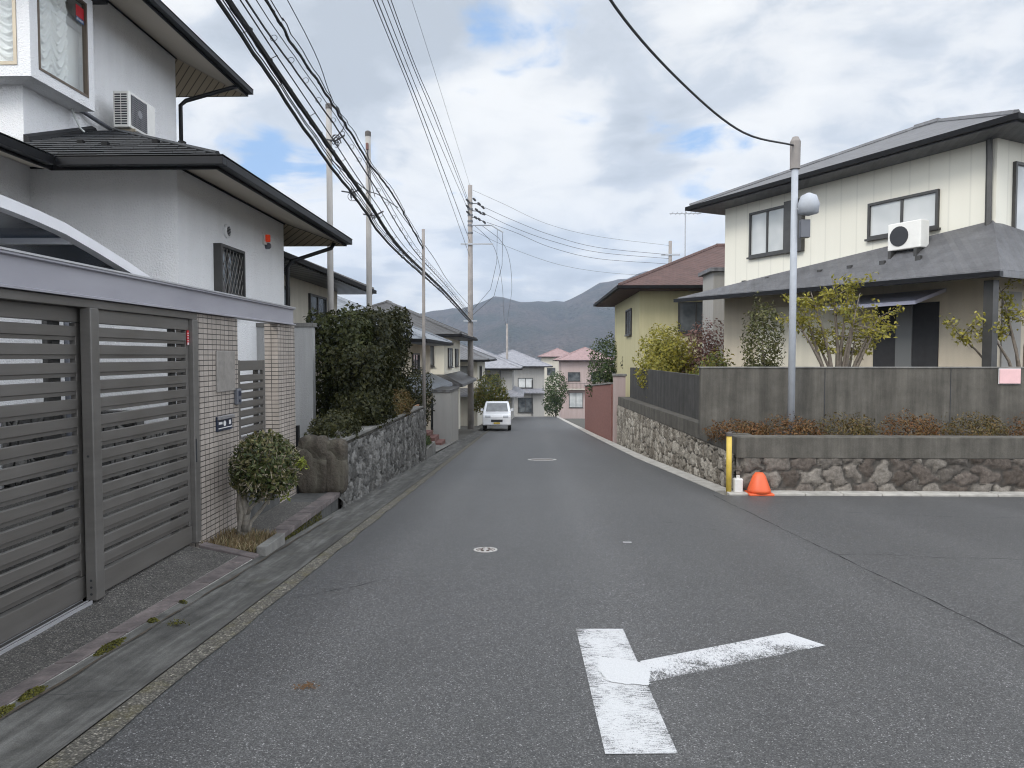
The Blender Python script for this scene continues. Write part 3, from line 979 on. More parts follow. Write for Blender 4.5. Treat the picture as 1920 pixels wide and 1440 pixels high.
def masonry(name, a, b, z0f, z1f, nrm, cell, m, parent, depth=0.05, step=0.028, seed=1):
    """stone facing from plan point a to b with modelled stones; z0f/z1f give foot and top along it"""
    r_ = np.random.default_rng(seed)
    L = math.hypot(b[0] - a[0], b[1] - a[1])
    zmin, zmax = min(z0f(0), z0f(1)), max(z1f(0), z1f(1))
    nu = int(L / step)
    nv = max(8, int((zmax - zmin) / step))
    cu, cv = cell
    gu, gv = int(L / cu) + 3, int((zmax - zmin) / cv) + 3
    su = ((np.arange(gu) - 1)[None, :] + r_.uniform(0.1, .9, (gv, gu)) + .5 * (np.arange(gv)[:, None] % 2)) * cu
    sv = ((np.arange(gv) - 1)[:, None] + r_.uniform(0.1, .9, (gv, gu))) * cv
    sid, push = r_.random((gv, gu)).ravel(), r_.uniform(.5, 1.0, (gv, gu)).ravel()
    su, sv = su.ravel(), sv.ravel()
    f = np.linspace(0, 1, nu + 1)
    h = np.linspace(0, 1, nv + 1)
    F, Hh = np.meshgrid(f, h)
    z0 = np.vectorize(z0f)(F)
    z1 = np.vectorize(z1f)(F)
    Z = z0 + (z1 - z0) * Hh
    U, V = (F * L).ravel(), (Z - zmin).ravel()
    U2 = U + .03 * np.sin(V * 23 + 3 * np.sin(U * 7))
    V2 = V + .03 * np.sin(U * 19 + 2 * np.sin(V * 11))
    D = np.sqrt(((U2[:, None] - su[None]) / cu) ** 2 + ((V2[:, None] - sv[None]) / cv) ** 2)
    i1 = D.argmin(1)
    d1 = D[np.arange(len(D)), i1]
    D[np.arange(len(D)), i1] = 9
    d2 = D.min(1)
    e = np.clip((d2 - d1), 0, 1)
    rel = np.clip(e / .28, 0, 1)
    rel = rel * rel * (3 - 2 * rel) * push[i1] * depth + .008 * np.sin(U * 31 + 5 * np.sin(V * 13)) * np.sin(V * 37) + .006 * r_.normal(size=len(U))
    X = a[0] + (b[0] - a[0]) * F.ravel() + nrm[0] * rel
    Y = a[1] + (b[1] - a[1]) * F.ravel() + nrm[1] * rel
    mb = MB()
    mb.v = list(zip(X.tolist(), Y.tolist(), Z.ravel().tolist()))
    for j in range(nv):
        for i in range(nu):
            q = j * (nu + 1) + i
            mb.f.append((q, q + 1, q + nu + 2, q + nu + 1))
    o_ = obj(name, mb, M[m], parent, smooth=True)
    at_ = o_.data.attributes.new('stone', 'FLOAT_VECTOR', 'POINT')
    vals = np.zeros((len(U), 3), np.float32)
    vals[:, 0] = sid[i1]
    vals[:, 1] = e
    at_.data.foreach_set('vector', vals.ravel())
    return o_
# ------------------------------------------------------------------ the white house on the left
GX = -3.167                          # line of the gate
wh = thing('white_house', (-7.6, 12.3, -0.3), 'two-storey white stucco house with black eaves behind the bronze sliding gate', 'house')
ms = M['white_stucco']
# lower storey: wall towards the street, wall towards the camera, near wing
mb = MB()
mb.prism([(-7.13, 10.05), (-5.0, 10.05), (-5.0, 14.4), (-11.5, 14.4), (-11.5, -3.0), (-7.13, -3.0)], 'z', -0.45, 4.22)
obj('lower_wall', mb, ms, wh)
mb = MB().box(-14.5, -7.61, 10.63, 15.3, 4.0, 7.92)
obj('upper_wall', mb, ms, wh)

def sloped_ring(mb, outer, zo_, inner, zi):
    """soffit: strip between an outer and an inner outline (same vertex count)"""
    n = len(outer)
    for i in range(n):
        j = (i + 1) % n
        mb.poly([(*outer[i], zo_), (*outer[j], zo_), (*inner[j], zi), (*inner[i], zi)])
def hip_top(mb, x0, x1, y0, y1, z, s):
    """four slopes over a rectangle"""
    wx, wy = x1 - x0, y1 - y0
    if wx >= wy:
        h = wy / 2
        a, b = (x0 + h, y0 + h, z + h * s), (x1 - h, y0 + h, z + h * s)
        mb.poly([(x0, y0, z), (x1, y0, z), b, a])
        mb.poly([(x1, y0, z), (x1, y1, z), b])
        mb.poly([(x1, y1, z), (x0, y1, z), a, b])
        mb.poly([(x0, y1, z), (x0, y0, z), a])
    else:
        h = wx / 2
        a, b = (x0 + h, y0 + h, z + h * s), (x0 + h, y1 - h, z + h * s)
        mb.poly([(x0, y0, z), (x1, y0, z), a])
        mb.poly([(x1, y0, z), (x1, y1, z), b, a])
        mb.poly([(x1, y1, z), (x0, y1, z), b])
        mb.poly([(x0, y1, z), (x0, y0, z), a, b])
S1 = 0.415
# upper roof
ux0, ux1, uy0, uy1, uz = -15.7, -6.48, 9.5, 16.43, 7.46
mb = MB()
hip_top(mb, ux0 - .03, ux1 + .03, uy0 - .03, uy1 + .03, uz + 0.165, S1)
ur = obj('upper_roof', mb, M['slate'], wh)
mb = MB()
for (a, b) in (((ux0, uy0), (ux1, uy0 + .03)), ((ux1 - .03, uy0 + .03), (ux1, uy1 - .03)), ((ux0, uy1 - .03), (ux1, uy1)), ((ux0, uy0 + .03), (ux0 + .03, uy1 - .03))):
    mb.box(a[0], b[0], a[1], b[1], uz, uz + 0.16)
obj('fascia', mb, M['black_trim'], ur)
def gutter_run(mb, p, q, out, zt, wdt=0.11, h=0.10):
    """box gutter from p to q, standing off the fascia in direction out"""
    ox, oy = out
    mb.box(min(p[0], q[0]) + (0.004 if ox > 0 else 0) + min(0, ox * wdt), max(p[0], q[0]) + max(0, ox * wdt), min(p[1], q[1]) + min(0, oy * wdt), max(p[1], q[1]) + max(0, oy * wdt), zt - h, zt)
mb = MB()
mb.box(ux1 + .003, ux1 + .12, uy0, uy1 + .0, uz + 0.04, uz + 0.14)
mb.box(ux1 + .003, ux1 + .13, uy0, uy1, uz + 0.143, uz + 0.156)
obj('gutter', mb, M['black_gutter'], ur, bevel=0.01)
mb = MB()
sloped_ring(mb, [(ux0, uy0), (ux1 - .03, uy0 + .03), (ux1 - .03, uy1 - .03), (ux0, uy1 - .03)], uz + .012, [(-14.5, 10.63), (-7.61, 10.63), (-7.61, 15.3), (-14.5, 15.3)], 7.90)
sf = obj('soffit', mb, M['soffit_plain'], ur)
# boards show on the end soffit
mb = MB()
mb.poly([(ux1 - .05, uy1 - .035, uz + .005), (-14, uy1 - .035, uz + .005), (-14, 15.31, 7.885), (-7.61, 15.31, 7.885)])
obj('soffit_boards', mb, M['soffit_end'], ur)
mb = MB().tube([(-7.585, 10.6, 7.87), (-7.585, 15.3, 7.87)], 0.022, 4)
obj('soffit_trim', mb, M['black_trim'], ur)
# lower roof, hipped, with a valley to the near wing
lx, ly0, ly1, lz = -3.97, 9.03, 15.42, 3.875
LT = lz + 0.165
wingx = -6.11
lr = obj('lower_roof', MB().poly([(lx, ly0, LT), (lx, ly1, LT), (-7.165, 12.225, LT + 3.195 * S1)]).poly([(lx, ly1, LT), (-11, ly1, LT), (-11, 12.225, LT + 3.195 * S1), (-7.165, 12.225, LT + 3.195 * S1)])
         .poly([(wingx, ly0, LT), (wingx, -3, LT), (-11, -3, LT + 4.89 * S1), (-11, 12.225, LT + 4.89 * S1), (-9.3, 12.225, LT + 3.19 * S1)]), M['slate_course'], wh)
# courses of the slope that faces the camera
mb = MB()
pitch = 0.235
kk = 0
yv = ly0 - 0.03
while yv < 12.2:
    y2 = min(yv + pitch, 12.225)
    def xlim(y):
        return max(-11, wingx - max(0, y - ly0)), lx - max(0, y - ly0)
    a0, a1 = xlim(yv)
    b0, b1 = xlim(y2)
    z0 = LT + (yv - ly0) * S1
    z2 = LT + (y2 - ly0) * S1
    up = 0.032
    xsn = np.arange(a0, a1 + 0.3, 0.303) + (0.15 if kk % 2 else 0)
    xsn = [a0] + [x for x in xsn if a0 + .05 < x < a1 - .05] + [a1]
    for xa, xb in zip(xsn[:-1], xsn[1:]):
        fa, fb = (xa - a0) / (a1 - a0), (xb - a0) / (a1 - a0)
        ta, tb = b0 + fa * (b1 - b0), b0 + fb * (b1 - b0)
        j = random.uniform(-.003, .004)
        g = 0.002
        mb.add([(xa + g, yv, z0 + up + j), (xb - g, yv, z0 + up + j), (tb - g, y2, z2 - 0.012), (ta + g, y2, z2 - 0.012), (xa + g, yv, z0 + 0.015), (xb - g, yv, z0 + 0.015)],
               [(0, 1, 2, 3), (4, 5, 1, 0)])
    yv += pitch
    kk += 1
obj('tile_courses', mb, M['slate_course'], lr)
obj('gap_shade', MB().poly([(wingx, ly0, LT), (lx, ly0, LT), (-7.165, 12.225, LT + 3.195 * S1), (-9.3, 12.225, LT + 3.195 * S1)]), M['black_trim'], lr)  # black sheet standing in for shade in the gaps under the tile courses
for (dx, row) in ((-6.55, 5), (-6.05, 4), (-5.45, 5), (-4.95, 4)):
    yv = ly0 + 0.235 * row + .02
    zv = LT + (yv - ly0) * S1
    mb = MB().box(dx, dx + 0.085, yv, yv + .07, zv + 0.03, zv + 0.085)
    obj('snow_guard', mb, M['black_trim'], lr)
mb = MB()
mb.tube([(lx, ly0, LT + .03), (-7.165, 12.225, LT + 3.195 * S1 + .03)], 0.035, 6)
obj('hip_cap', mb, M['slate_course'], lr)
mb = MB().hexa([(-7.60, 10.6, LT + 1.57 * S1), (-7.50, 10.6, LT + 1.57 * S1), (-7.50, 12.3, LT + 3.25 * S1), (-7.60, 12.3, LT + 3.25 * S1)],
               [(-7.60, 10.6, LT + 1.57 * S1 + .13), (-7.53, 10.6, LT + 1.57 * S1 + .09), (-7.53, 12.3, LT + 3.25 * S1 + .06), (-7.60, 12.3, LT + 3.25 * S1 + .1)])
obj('flashing', mb, M['black_gutter'], lr)
mb = MB()
mb.box(wingx, lx, ly0, ly0 + .03, lz, lz + .16)
mb.box(lx - .03, lx, ly0 + .03, ly1 - .03, lz, lz + .16)
mb.box(-11, lx, ly1 - .03, ly1, lz, lz + .16)
mb.box(wingx - .03, wingx, -3, ly0 + .03, lz, lz + .16)
obj('fascia', mb, M['black_trim'], lr)
mb = MB()
mb.box(wingx + .12, lx + .12, ly0 - .12, ly0 - .003, lz + .03, lz + .135)
mb.box(lx + .003, lx + .12, ly0 - .002, ly1, lz + .03, lz + .135)
mb.box(wingx + .003, wingx + .12, -3, ly0 - .12, lz + .03, lz + .135)
mb.box(wingx + .12, lx + .13, ly0 - .13, ly0 - .003, lz + .14, lz + .153)
mb.box(lx + .003, lx + .13, ly0 - .002, ly1, lz + .14, lz + .153)
mb.box(wingx + .003, wingx + .13, -3, ly0 - .13, lz + .14, lz + .153)
obj('gutter', mb, M['black_gutter'], lr, bevel=0.012)
mb = MB()
mb.poly([(wingx, ly0 + .03, lz + .012), (lx - .03, ly0 + .03, lz + .012), (-5.0, 10.05, 4.20), (-7.13, 10.05, 4.20)])
mb.poly([(lx - .03, ly0 + .03, lz + .012), (lx - .03, ly1 - .03, lz + .012), (-5.0, 14.4, 4.20), (-5.0, 10.05, 4.20)])
mb.poly([(wingx - .03, -3, lz + .012), (wingx - .03, ly0 + .03, lz + .012), (-7.13, 10.05, 4.20), (-7.13, -3, 4.20)])
obj('soffit', mb, M['soffit_plain'], lr)
mb = MB().poly([(lx - .04, ly1 - .035, lz + .006), (-11, ly1 - .035, lz + .006), (-11, 14.41, 4.19), (-5.0, 14.41, 4.19)])
obj('soffit_boards', mb, M['soffit_end'], lr)
mb = MB().tube([(-4.975, 10.0, 4.17), (-4.975, 14.4, 4.17)], 0.018, 4).tube([(-7.1, 10.03, 4.17), (-5.0, 10.03, 4.17)], 0.016, 4)
obj('soffit_trim', mb, M['black_trim'], lr)
# downpipes
mb = MB().tube([(-6.50, 15.9, 7.50), (-6.62, 15.75, 7.40), (-7.45, 15.42, 7.02), (-7.54, 15.36, 6.9), (-7.54, 15.36, 5.2)], 0.045, 8)
obj('downpipe', mb, M['black_gutter'], wh, smooth=True)
mb = MB().tube([(-4.2, 15.3, 3.95), (-4.25, 15.2, 3.8), (-4.9, 14.6, 3.45), (-4.95, 14.46, 3.3), (-4.95, 14.46, -0.3)], 0.042, 8)
obj('downpipe', mb, M['black_gutter'], wh, smooth=True)
# conduit and drain hose near the air conditioner
obj('conduit', MB().tube([(-7.57, 11.75, 5.62), (-7.55, 12.0, 5.62), (-7.3, 12.75, 5.42)], 0.035, 6), M['plastic_grey'], wh, smooth=True)
obj('drain_hose', MB().tube([(-7.55, 11.62, 5.75), (-7.5, 11.66, 5.45), (-7.42, 11.7, 5.25), (-7.3, 11.6, 5.17)], 0.016, 6), M['meter_white'], wh, smooth=True)

# bay window at the upper corner
bx, by0, by1, bz0, bz1 = -7.24, 10.29, 11.807, 5.56, 7.36
bay = thing('bay_window', (bx, by0, bz0), None, None)
bay.parent = wh
bay.location = Vector((bx, by0, bz0)) - wloc(wh)
fy0, fy1, fz0, fz1 = 10.46, 11.64, 5.72, 7.24     # opening towards the street
gx0, gx1, gz0 = -8.55, -7.435, 5.72               # opening towards the camera
mb = MB()
T = 0.09
mb.box(-9.0, bx, by0, by1, bz0, bz0 + 0.055)                     # floor
mb.box(-9.0, bx, by0, by1, fz1 + .08, bz1)                        # head
mb.box(bx - T, bx, by0, fy0, bz0 + .055, fz1 + .08)               # street face: near pier
mb.box(bx - T, bx, fy1, by1, bz0 + .055, fz1 + .08)
mb.box(bx - T, bx, fy0, fy1, bz0 + .055, fz0)
mb.box(bx - T, bx, fy0, fy1, fz1, fz1 + .08)
mb.box(gx1, bx - T, by0, by0 + T, bz0 + .055, fz1 + .08)
mb.box(-9.0, gx1, by0, by0 + T, bz0 + .055, gz0)
mb.box(-9.0, gx0, by0, by0 + T, gz0, fz1 + .08)
mb.box(-7.62, bx - T, by1 - .05, by1, bz0 + .055, fz1 + .08)
obj('bay_wall', mb, ms, bay)
mb = MB().box(-9.2, -7.08, 10.0, 11.98, 7.385, 7.45)
obj('bay_hood', mb, M['black_trim'], bay, bevel=0.01)
def frame_x(mb, x, y0, y1, z0, z1, t, dpt):
    mb.box(x - dpt, x, y0, y1, z0, z0 + t)
    mb.box(x - dpt, x, y0, y1, z1 - t, z1)
    mb.box(x - dpt, x, y0, y0 + t, z0 + t, z1 - t)
    mb.box(x - dpt, x, y1 - t, y1, z0 + t, z1 - t)
def frame_y(mb, y, x0, x1, z0, z1, t, dpt):
    mb.box(x0, x1, y, y + dpt, z0, z0 + t)
    mb.box(x0, x1, y, y + dpt, z1 - t, z1)
    mb.box(x0, x0 + t, y, y + dpt, z0 + t, z1 - t)
    mb.box(x1 - t, x1, y, y + dpt, z0 + t, z1 - t)
mb = MB()
frame_x(mb, bx + .012, fy0, fy1, fz0, fz1, 0.035, 0.07)
fr = obj('window_frame', mb, M['bronze_frame'], bay)
obj('pane', MB().box(bx - .03, bx - .026, fy0 + .03, fy1 - .03, fz0 + .03, fz1 - .03), M['clear_glass'], fr)
mb = MB()
frame_y(mb, by0 - .012, gx0, gx1, gz0, fz1, 0.05, 0.07)
fr2 = obj('window_frame', mb, M['champagne_frame'], bay)
obj('pane', MB().box(gx0 + .04, gx1 - .04, by0 + .03, by0 + .034, gz0 + .05, fz1 - .04), M['clear_glass'], fr2)
obj('reveal', MB().box(-7.62, -7.60, 10.7, by1 - .06, 5.63, 7.3).box(-8.9, -7.62, 10.62, 10.66, 5.63, 7.3), M['plastic_white'], bay)
# gathered lace curtains: swagged folds
def lace(y0, y1, z0, z1, x, axis, sw=4, amp=0.045):
    nu, nv = 72, 120
    mb = MB()
    for j in range(nv + 1):
        for i in range(nu + 1):
            u, v = i / nu, j / nv
            c = (u * 2.0) % 1.0                       # two columns of swags
            side = 1 if u > 0.5 else -1
            drop = (abs(c - 0.5) ** 1.7) * 0.62 + 0.05 * side * (c - .5)
            ph = (v - drop) * 6.5 + (0.35 if u > 0.5 else 0)
            dd = amp * (0.6 * math.sin(2 * math.pi * ph) + 0.4 * math.sin(4 * math.pi * ph + 2 * u + 3 * v) + 0.18 * math.sin(8 * math.pi * ph + 5 * u)) * (0.5 + 0.8 * math.sin(math.pi * c))
            dd += 0.035 * math.exp(-((c if c < .5 else 1 - c) / 0.045) ** 2)
            p = y0 + u * (y1 - y0), z0 + v * (z1 - z0)
            mb.v.append((x + dd, p[0], p[1]) if axis == 'x' else (p[0], x - dd, p[1]))
    for j in range(nv):
        for i in range(nu):
            a = j * (nu + 1) + i
            mb.f.append((a, a + 1, a + nu + 2, a + nu + 1))
    return mb
obj('lace_curtain', lace(10.5, 11.24, 5.74, 7.25, bx - 0.11, 'x'), M['lace'], bay, smooth=True)
obj('lace_curtain', lace(-8.5, -7.36, 5.74, 7.25, by0 + 0.15, 'y', amp=0.05), M['lace'], bay, smooth=True)
obj('plain_curtain', MB().add([(bx - .22, 11.05, 5.7), (bx - .22, 11.75, 5.7), (bx - .22, 11.75, 6.95), (bx - .22, 11.05, 7.3)], [(0, 1, 2, 3)]), M['lace'], bay)
obj('window_decal', MB().box(bx - .0255, bx - .022, 11.40, 11.60, 6.95, 7.13), M['sticker_red'], bay)
mb = MB().box(bx - .0255, bx - .022, 11.40, 11.60, 6.875, 6.945)
dc = obj('window_decal', mb, M['sticker_blue'], bay)
mb = MB()
for i in range(7):
    h = random.choice((.022, .03, .036))
    mb.box(bx - .0218, bx - .0205, 11.418 + i * .025, 11.418 + i * .025 + .014, 6.893, 6.893 + h)
obj('print', mb, M['white_print'], dc)

# lattice window, vent and alarm lamp on the street wall
wy0, wy1, wz0, wz1, wx = 11.17, 12.11, 2.18, 3.28, -5.0
mb = MB()
frame_x(mb, wx + .13, wy0, wy1, wz0, wz1, 0.045, 0.13)
lw = obj('lattice_window', mb, M['dark_metal'], wh)
obj('pane', MB().box(wx + .006, wx + .012, wy0 + .04, wy1 - .04, wz0 + .04, wz1 - .04), M['dark_glass'], lw)
mb = MB()
stp = 0.125
for sgn in (1, -1):
    kx = -12
    while kx < 24:
        y_ = wy0 + kx * stp
        pts = []
        for t in np.linspace(0, 1, 40):
            yy_, zz_ = y_ + t * 0.75, (wz0 + t * 1.45) if sgn > 0 else (wz1 - t * 1.45)
            if wy0 + .03 < yy_ < wy1 - .03 and wz0 + .03 < zz_ < wz1 - .03:
                pts.append((wx + .095 + .006 * sgn, yy_, zz_))
        if len(pts) > 2:
            mb.tube([pts[0], pts[-1]], 0.0065, 4)
        kx += 1
obj('lattice', mb, M['gate_post'], lw)
obj('sash', MB().box(wx + .013, wx + .03, (wy0 + wy1) / 2 - .02, (wy0 + wy1) / 2 + .02, wz0 + .045, wz1 - .045), M['dark_metal'], lw)
mb = MB().lathe([(0.115, 0), (0.115, 0.02), (0.085, 0.05), (0.08, 0.03), (0.01, 0.028)], (wx, 11.66, 3.55), 24, 'x')
vn = obj('vent_cap', mb, M['white_stucco'], wh, smooth=False)
mb = MB()
for i in range(6):
    hw = math.sqrt(max(0, .075 ** 2 - (-.06 + i * .024) ** 2))
    mb.box(wx + .03, wx + .046, 11.66 - hw, 11.66 + hw, 3.55 - .066 + i * .024, 3.55 - .054 + i * .024)
obj('louvre', mb, M['vent_dark'], vn)
al = obj('alarm_lamp', MB().box(wx, wx + .05, 13.22, 13.36, 3.59, 3.79), M['plastic_white'], wh, bevel=.008)
obj('lens', MB().box(wx + .05, wx + .13, 13.25, 13.33, 3.63, 3.77), M['orange_lens'], al, bevel=.02)
obj('siren', MB().lathe([(0.06, 0), (0.06, .06), (.04, .09), (.005, .09)], (wx, 13.42, 3.58), 16, 'x'), M['plastic_grey'], al)

# air conditioner on the lower roof
ac = thing('air_conditioner', (-7.13, 12.85, 5.42), 'white outdoor air-conditioner unit standing on the dark lower roof of the white house', 'air conditioner')
ax0, ax1, ay0, ay1, az0, az1 = -7.29, -7.0, 12.41, 13.28, 5.50, 6.13
mb = MB().box(ax0, ax1, ay0, ay1, az0, az1)
obj('casing', mb, M['plastic_white'], ac, bevel=0.018)
mb = MB()
for i in range(13):
    z_ = az0 + .05 + i * .042
    for xa, xb in ((ax0 + .035, ax0 + .135), (ax0 + .15, ax0 + .25)):
        mb.box(xa, xb, ay0 - .004, ay0 + .01, z_, z_ + .024)
obj('side_grille', mb, M['vent_dark'], ac)
mb = MB().box(ax1 - .01, ax1 + .004, ay0 + .06, ay0 + .56, az0 + .05, az1 - .05)
fg = obj('fan_opening', mb, M['vent_dark'], ac)
mb = MB()
for i in range(15):
    z_ = az0 + .06 + i * .036
    mb.box(ax1 + .005, ax1 + .014, ay0 + .06, ay0 + .56, z_, z_ + .009)
for i in range(13):
    y_ = ay0 + .065 + i * .04
    mb.box(ax1 + .009, ax1 + .018, y_, y_ + .007, az0 + .05, az1 - .05)
mb.lathe([(.07, 0), (.07, .022), (.005, .024)], (ax1, ay0 + .31, az0 + .31), 18, 'x')
obj('fan_guard', mb, M['guard_grey'], fg)
for ya in (ay0 + .08, ay1 - .16):
    mb = MB().hexa([(ax0 + .02, ya, az0 - .05), (ax1 + .05, ya, az0 - .05), (ax1 + .05, ya + .04, az0 - .05), (ax0 + .02, ya + .04, az0 - .05)],
                   [(ax0 + .02, ya, az0 - .004), (ax1 + .05, ya, az0 - .004), (ax1 + .05, ya + .04, az0 - .004), (ax0 + .02, ya + .04, az0 - .004)])
    st0 = obj('stand', mb, M['champagne_frame'], ac)
    obj('leg', MB().box(ax1 - .02, ax1 + .02, ya, ya + .04, az0 - .26, az0 - .052), M['champagne_frame'], st0)

# ------------------------------------------------------------------ gate, beam, pillars
GZ0 = -0.27
def slat_panel(y0, y1, x, z0, z1, pitch, hgt):
    mb = MB()
    z_ = z0
    while z_ + hgt <= z1 + .001:
        # profile: flat face, bevelled lower lip with a groove
        pr = [(x - .028, z_), (x - .012, z_), (x - .009, z_ + .026), (x - .001, z_ + .030), (x, z_ + .033), (x, z_ + hgt - .004), (x - .004, z_ + hgt), (x - .028, z_ + hgt)]
        mb.prism([(a, b) for a, b in pr], 'y', y0, y1)
        z_ += pitch
    return mb
def prism_xz(mb, pr, y0, y1):
    n = len(pr)
    vs = [(u, y0, v) for u, v in pr] + [(u, y1, v) for u, v in pr]
    return mb.add(vs, [tuple(range(n)), tuple(reversed(range(n, 2 * n)))] + [(i, n + i, n + (i + 1) % n, (i + 1) % n) for i in range(n)])
gate = thing('sliding_gate', (GX, 4.5, GZ0), 'dark bronze double sliding gate of horizontal slats under the pale beam', 'gate')
def leaf(y0, y1, x, near):
    mb = MB()
    mb.box(x - .05, x - .004, y0, y0 + .05, -.096, 1.735).box(x - .05, x - .004, y1 - .05, y1, -.096, 1.735)
    mb.box(x - .05, x + .003, y0, y1, GZ0 + .012, -.098)
    mb.box(x - .05, x + .002, y0, y1, 1.737, 1.841)
    fr_ = obj('leaf_frame', mb, M['gate_bronze'], gate, bevel=.004)
    obj('slats', slat_panel(y0 + .052, y1 - .052, x, -.0755, 1.74, 0.1295, 0.102), M['gate_bronze'], fr_)
    obj('inner_stile', MB().box(x - .085, x - .052, y0, y0 + .06, GZ0 + .03, 1.8), M['dark_metal'], fr_)
    obj('inner_stile', MB().box(x - .085, x - .052, y1 - .23, y1 - .15, GZ0 + .03, 1.8), M['dark_metal'], fr_)
    return fr_
l1 = leaf(-0.9, 5.03, GX - .06, True)
l2 = leaf(5.03, 6.545, GX - .01, False)
mb = MB().box(GX - .03, GX + .05, 4.975, 5.075, GZ0 + .004, 1.84)
ps = obj('meeting_post', mb, M['gate_post'], gate, bevel=.006)
for z_ in (-.22, -.17, -.12, .78):
    obj('screw', MB().lathe([(.009, 0), (.009, .003), (.001, .003)], (GX + .01, 4.972, z_), 10, 'y'), M['vent_dark'], ps)
mb = MB().box(GX - .07, GX + .03, 6.55, 6.655, GZ0 + .004, 1.84)
jp = obj('jamb_post', mb, M['gate_post'], gate, bevel=.006)
obj('handle', MB().box(GX + .0, GX + .034, 6.565, 6.585, 0.50, 0.72), M['vent_dark'], jp)
st_ = obj('warning_sticker', MB().box(GX - .006, GX - .003, 6.50, 6.542, 1.60, 1.735), M['sticker_red'], l2)
mb = MB()
for z_ in (1.635, 1.66, 1.685, 1.705):
    mb.box(GX - .0028, GX - .0015, 6.508, 6.533, z_, z_ + .008)
mb.box(GX - .0028, GX - .0015, 6.505, 6.537, 1.602, 1.622)
obj('print', mb, M['white_print'], st_)
obj('head_rail', MB().box(GX - .09, GX + .02, -1, 6.66, 1.842, 1.903), M['gate_bronze'], gate, bevel=.004)
mb = MB().box(GX - .10, GX - .065, -1, 4.99, GZ0 - .02, GZ0 + .006).box(GX - .02, GX - .008, -1, 4.97, GZ0 - .02, GZ0 + .008).box(GX + .008, GX + .02, -1, 4.97, GZ0 - .02, GZ0 + .008)
obj('floor_rail', mb, M['aluminium'], gate)
mb = MB().box(GX - .10, GX - .006, -1, 4.97, GZ0 - .018, GZ0 + .002)
obj('rail_bed', mb, M['dark_metal'], gate)
for yy_ in (7.55, 8.15):
    pass
# beam
bm_ = thing('gate_beam', (GX, 4.2, 1.905), 'long pale lavender steel beam across the gate and both tiled pillars', 'beam')
mb = MB()
prism_xz(mb, [(GX - .10, 1.907), (GX + .055, 1.907), (GX + .055, 1.92), (GX + .02, 1.93), (GX + .02, 2.105), (GX + .05, 2.112), (GX + .05, 2.126), (GX - .10, 2.126)], -1.0, 9.40)
obj('web', mb, M['beam_paint'], bm_)
mb = MB().box(GX - .12, GX + .058, -1.0, 9.405, 2.128, 2.142)
obj('cap_strip', mb, M['aluminium'], bm_)
# pillars
p1 = thing('gate_pillar', (-3.4, 7.15, -0.45), 'tiled gate pillar between the sliding gate and the small gate, with plate and letter slot', 'pillar', 'tiled gate pillars')
obj('shaft', MB().box(-3.36, GX, 6.665, 7.63, -0.5, 1.90), M['pillar_tile'], p1)
obj('name_plate', MB().box(GX, GX + .018, 7.08, 7.52, 1.13, 1.55), M['name_stone'], p1, bevel=.004)
ic = obj('intercom', MB().box(GX, GX + .04, 7.515, 7.625, 0.975, 1.145), M['plastic_grey'], p1, bevel=.008)
obj('button', MB().box(GX + .04, GX + .046, 7.55, 7.59, 1.0, 1.03).box(GX + .04, GX + .045, 7.545, 7.60, 1.07, 1.12), M['navy'], ic)
ls = obj('letter_slot', MB().box(GX, GX + .02, 7.06, 7.42, 0.73, 0.88), M['navy'], p1, bevel=.004)
obj('flap', MB().box(GX + .02, GX + .045, 7.06, 7.42, 0.85, 0.885), M['steel'], ls, bevel=.003)
mb = MB().box(GX + .0205, GX + .022, 7.085, 7.17, .80, .825).box(GX + .0205, GX + .022, 7.33, 7.38, .785, .83)
mb.lathe([(.03, 0), (.03, .003), (.001, .003)], (GX + .02, 7.225, .803), 16, 'x')
mb.box(GX + .0205, GX + .0215, 7.08, 7.40, .755, .764)
obj('emblem', mb, M['white_print'], ls)
p2 = thing('gate_pillar', (-3.4, 9.2, -0.45), 'tiled gate pillar at the far end of the beam, beyond the small gate', 'pillar', 'tiled gate pillars')
obj('shaft', MB().box(-3.335, GX, 8.86, 9.50, -0.5, 1.90), M['pillar_tile'], p2)
ds = obj('end_strip', MB().box(-3.3, GX + .03, 9.503, 9.58, -0.45, 0.55), M['black_trim'], p2)
# small gate
sg = thing('small_gate', (-3.3, 8.2, -0.15), 'small bronze slatted pedestrian gate between the two tiled pillars', 'gate')
sy0, sy1, sx_ = 7.83, 8.63, -3.25
mb = MB()
mb.box(sx_ - .04, sx_, sy0, sy0 + .06, -0.12, 1.45).box(sx_ - .04, sx_, sy1 - .06, sy1, -0.12, 1.45)
mb.box(sx_ - .04, sx_ - .002, sy0 + .06, sy1 - .06, 1.33, 1.445).box(sx_ - .04, sx_ - .002, sy0 + .06, sy1 - .06, -0.1, 0.08)
obj('leaf_frame', mb, M['gate_bronze'], sg, bevel=.004)
mb = MB()
z_ = 0.10
while z_ < 1.28:
    prism_xz(mb, [(sx_ - .03, z_), (sx_ - .008, z_), (sx_ - .002, z_ + .014), (sx_ - .002, z_ + .072), (sx_ - .03, z_ + .076)], sy0 + .062, sy1 - .062)
    z_ += .1005
obj('slats', mb, M['gate_bronze'], sg)
obj('inner_stile', MB().box(sx_ - .07, sx_ - .042, sy1 - .2, sy1 - .1, -.1, 1.4), M['dark_metal'], sg)
mb = MB().box(sx_, sx_ + .045, sy0 + .0, sy0 + .10, .36, .52).box(sx_, sx_ + .04, sy0 + .17, sy0 + .27, .38, .52)
obj('lock', mb, M['pale_box'], sg, bevel=.01)
obj('hinge_post', MB().box(sx_ - .05, sx_ + .0, 7.66, 7.80, -.13, 1.44), M['gate_post'], sg, bevel=.004)

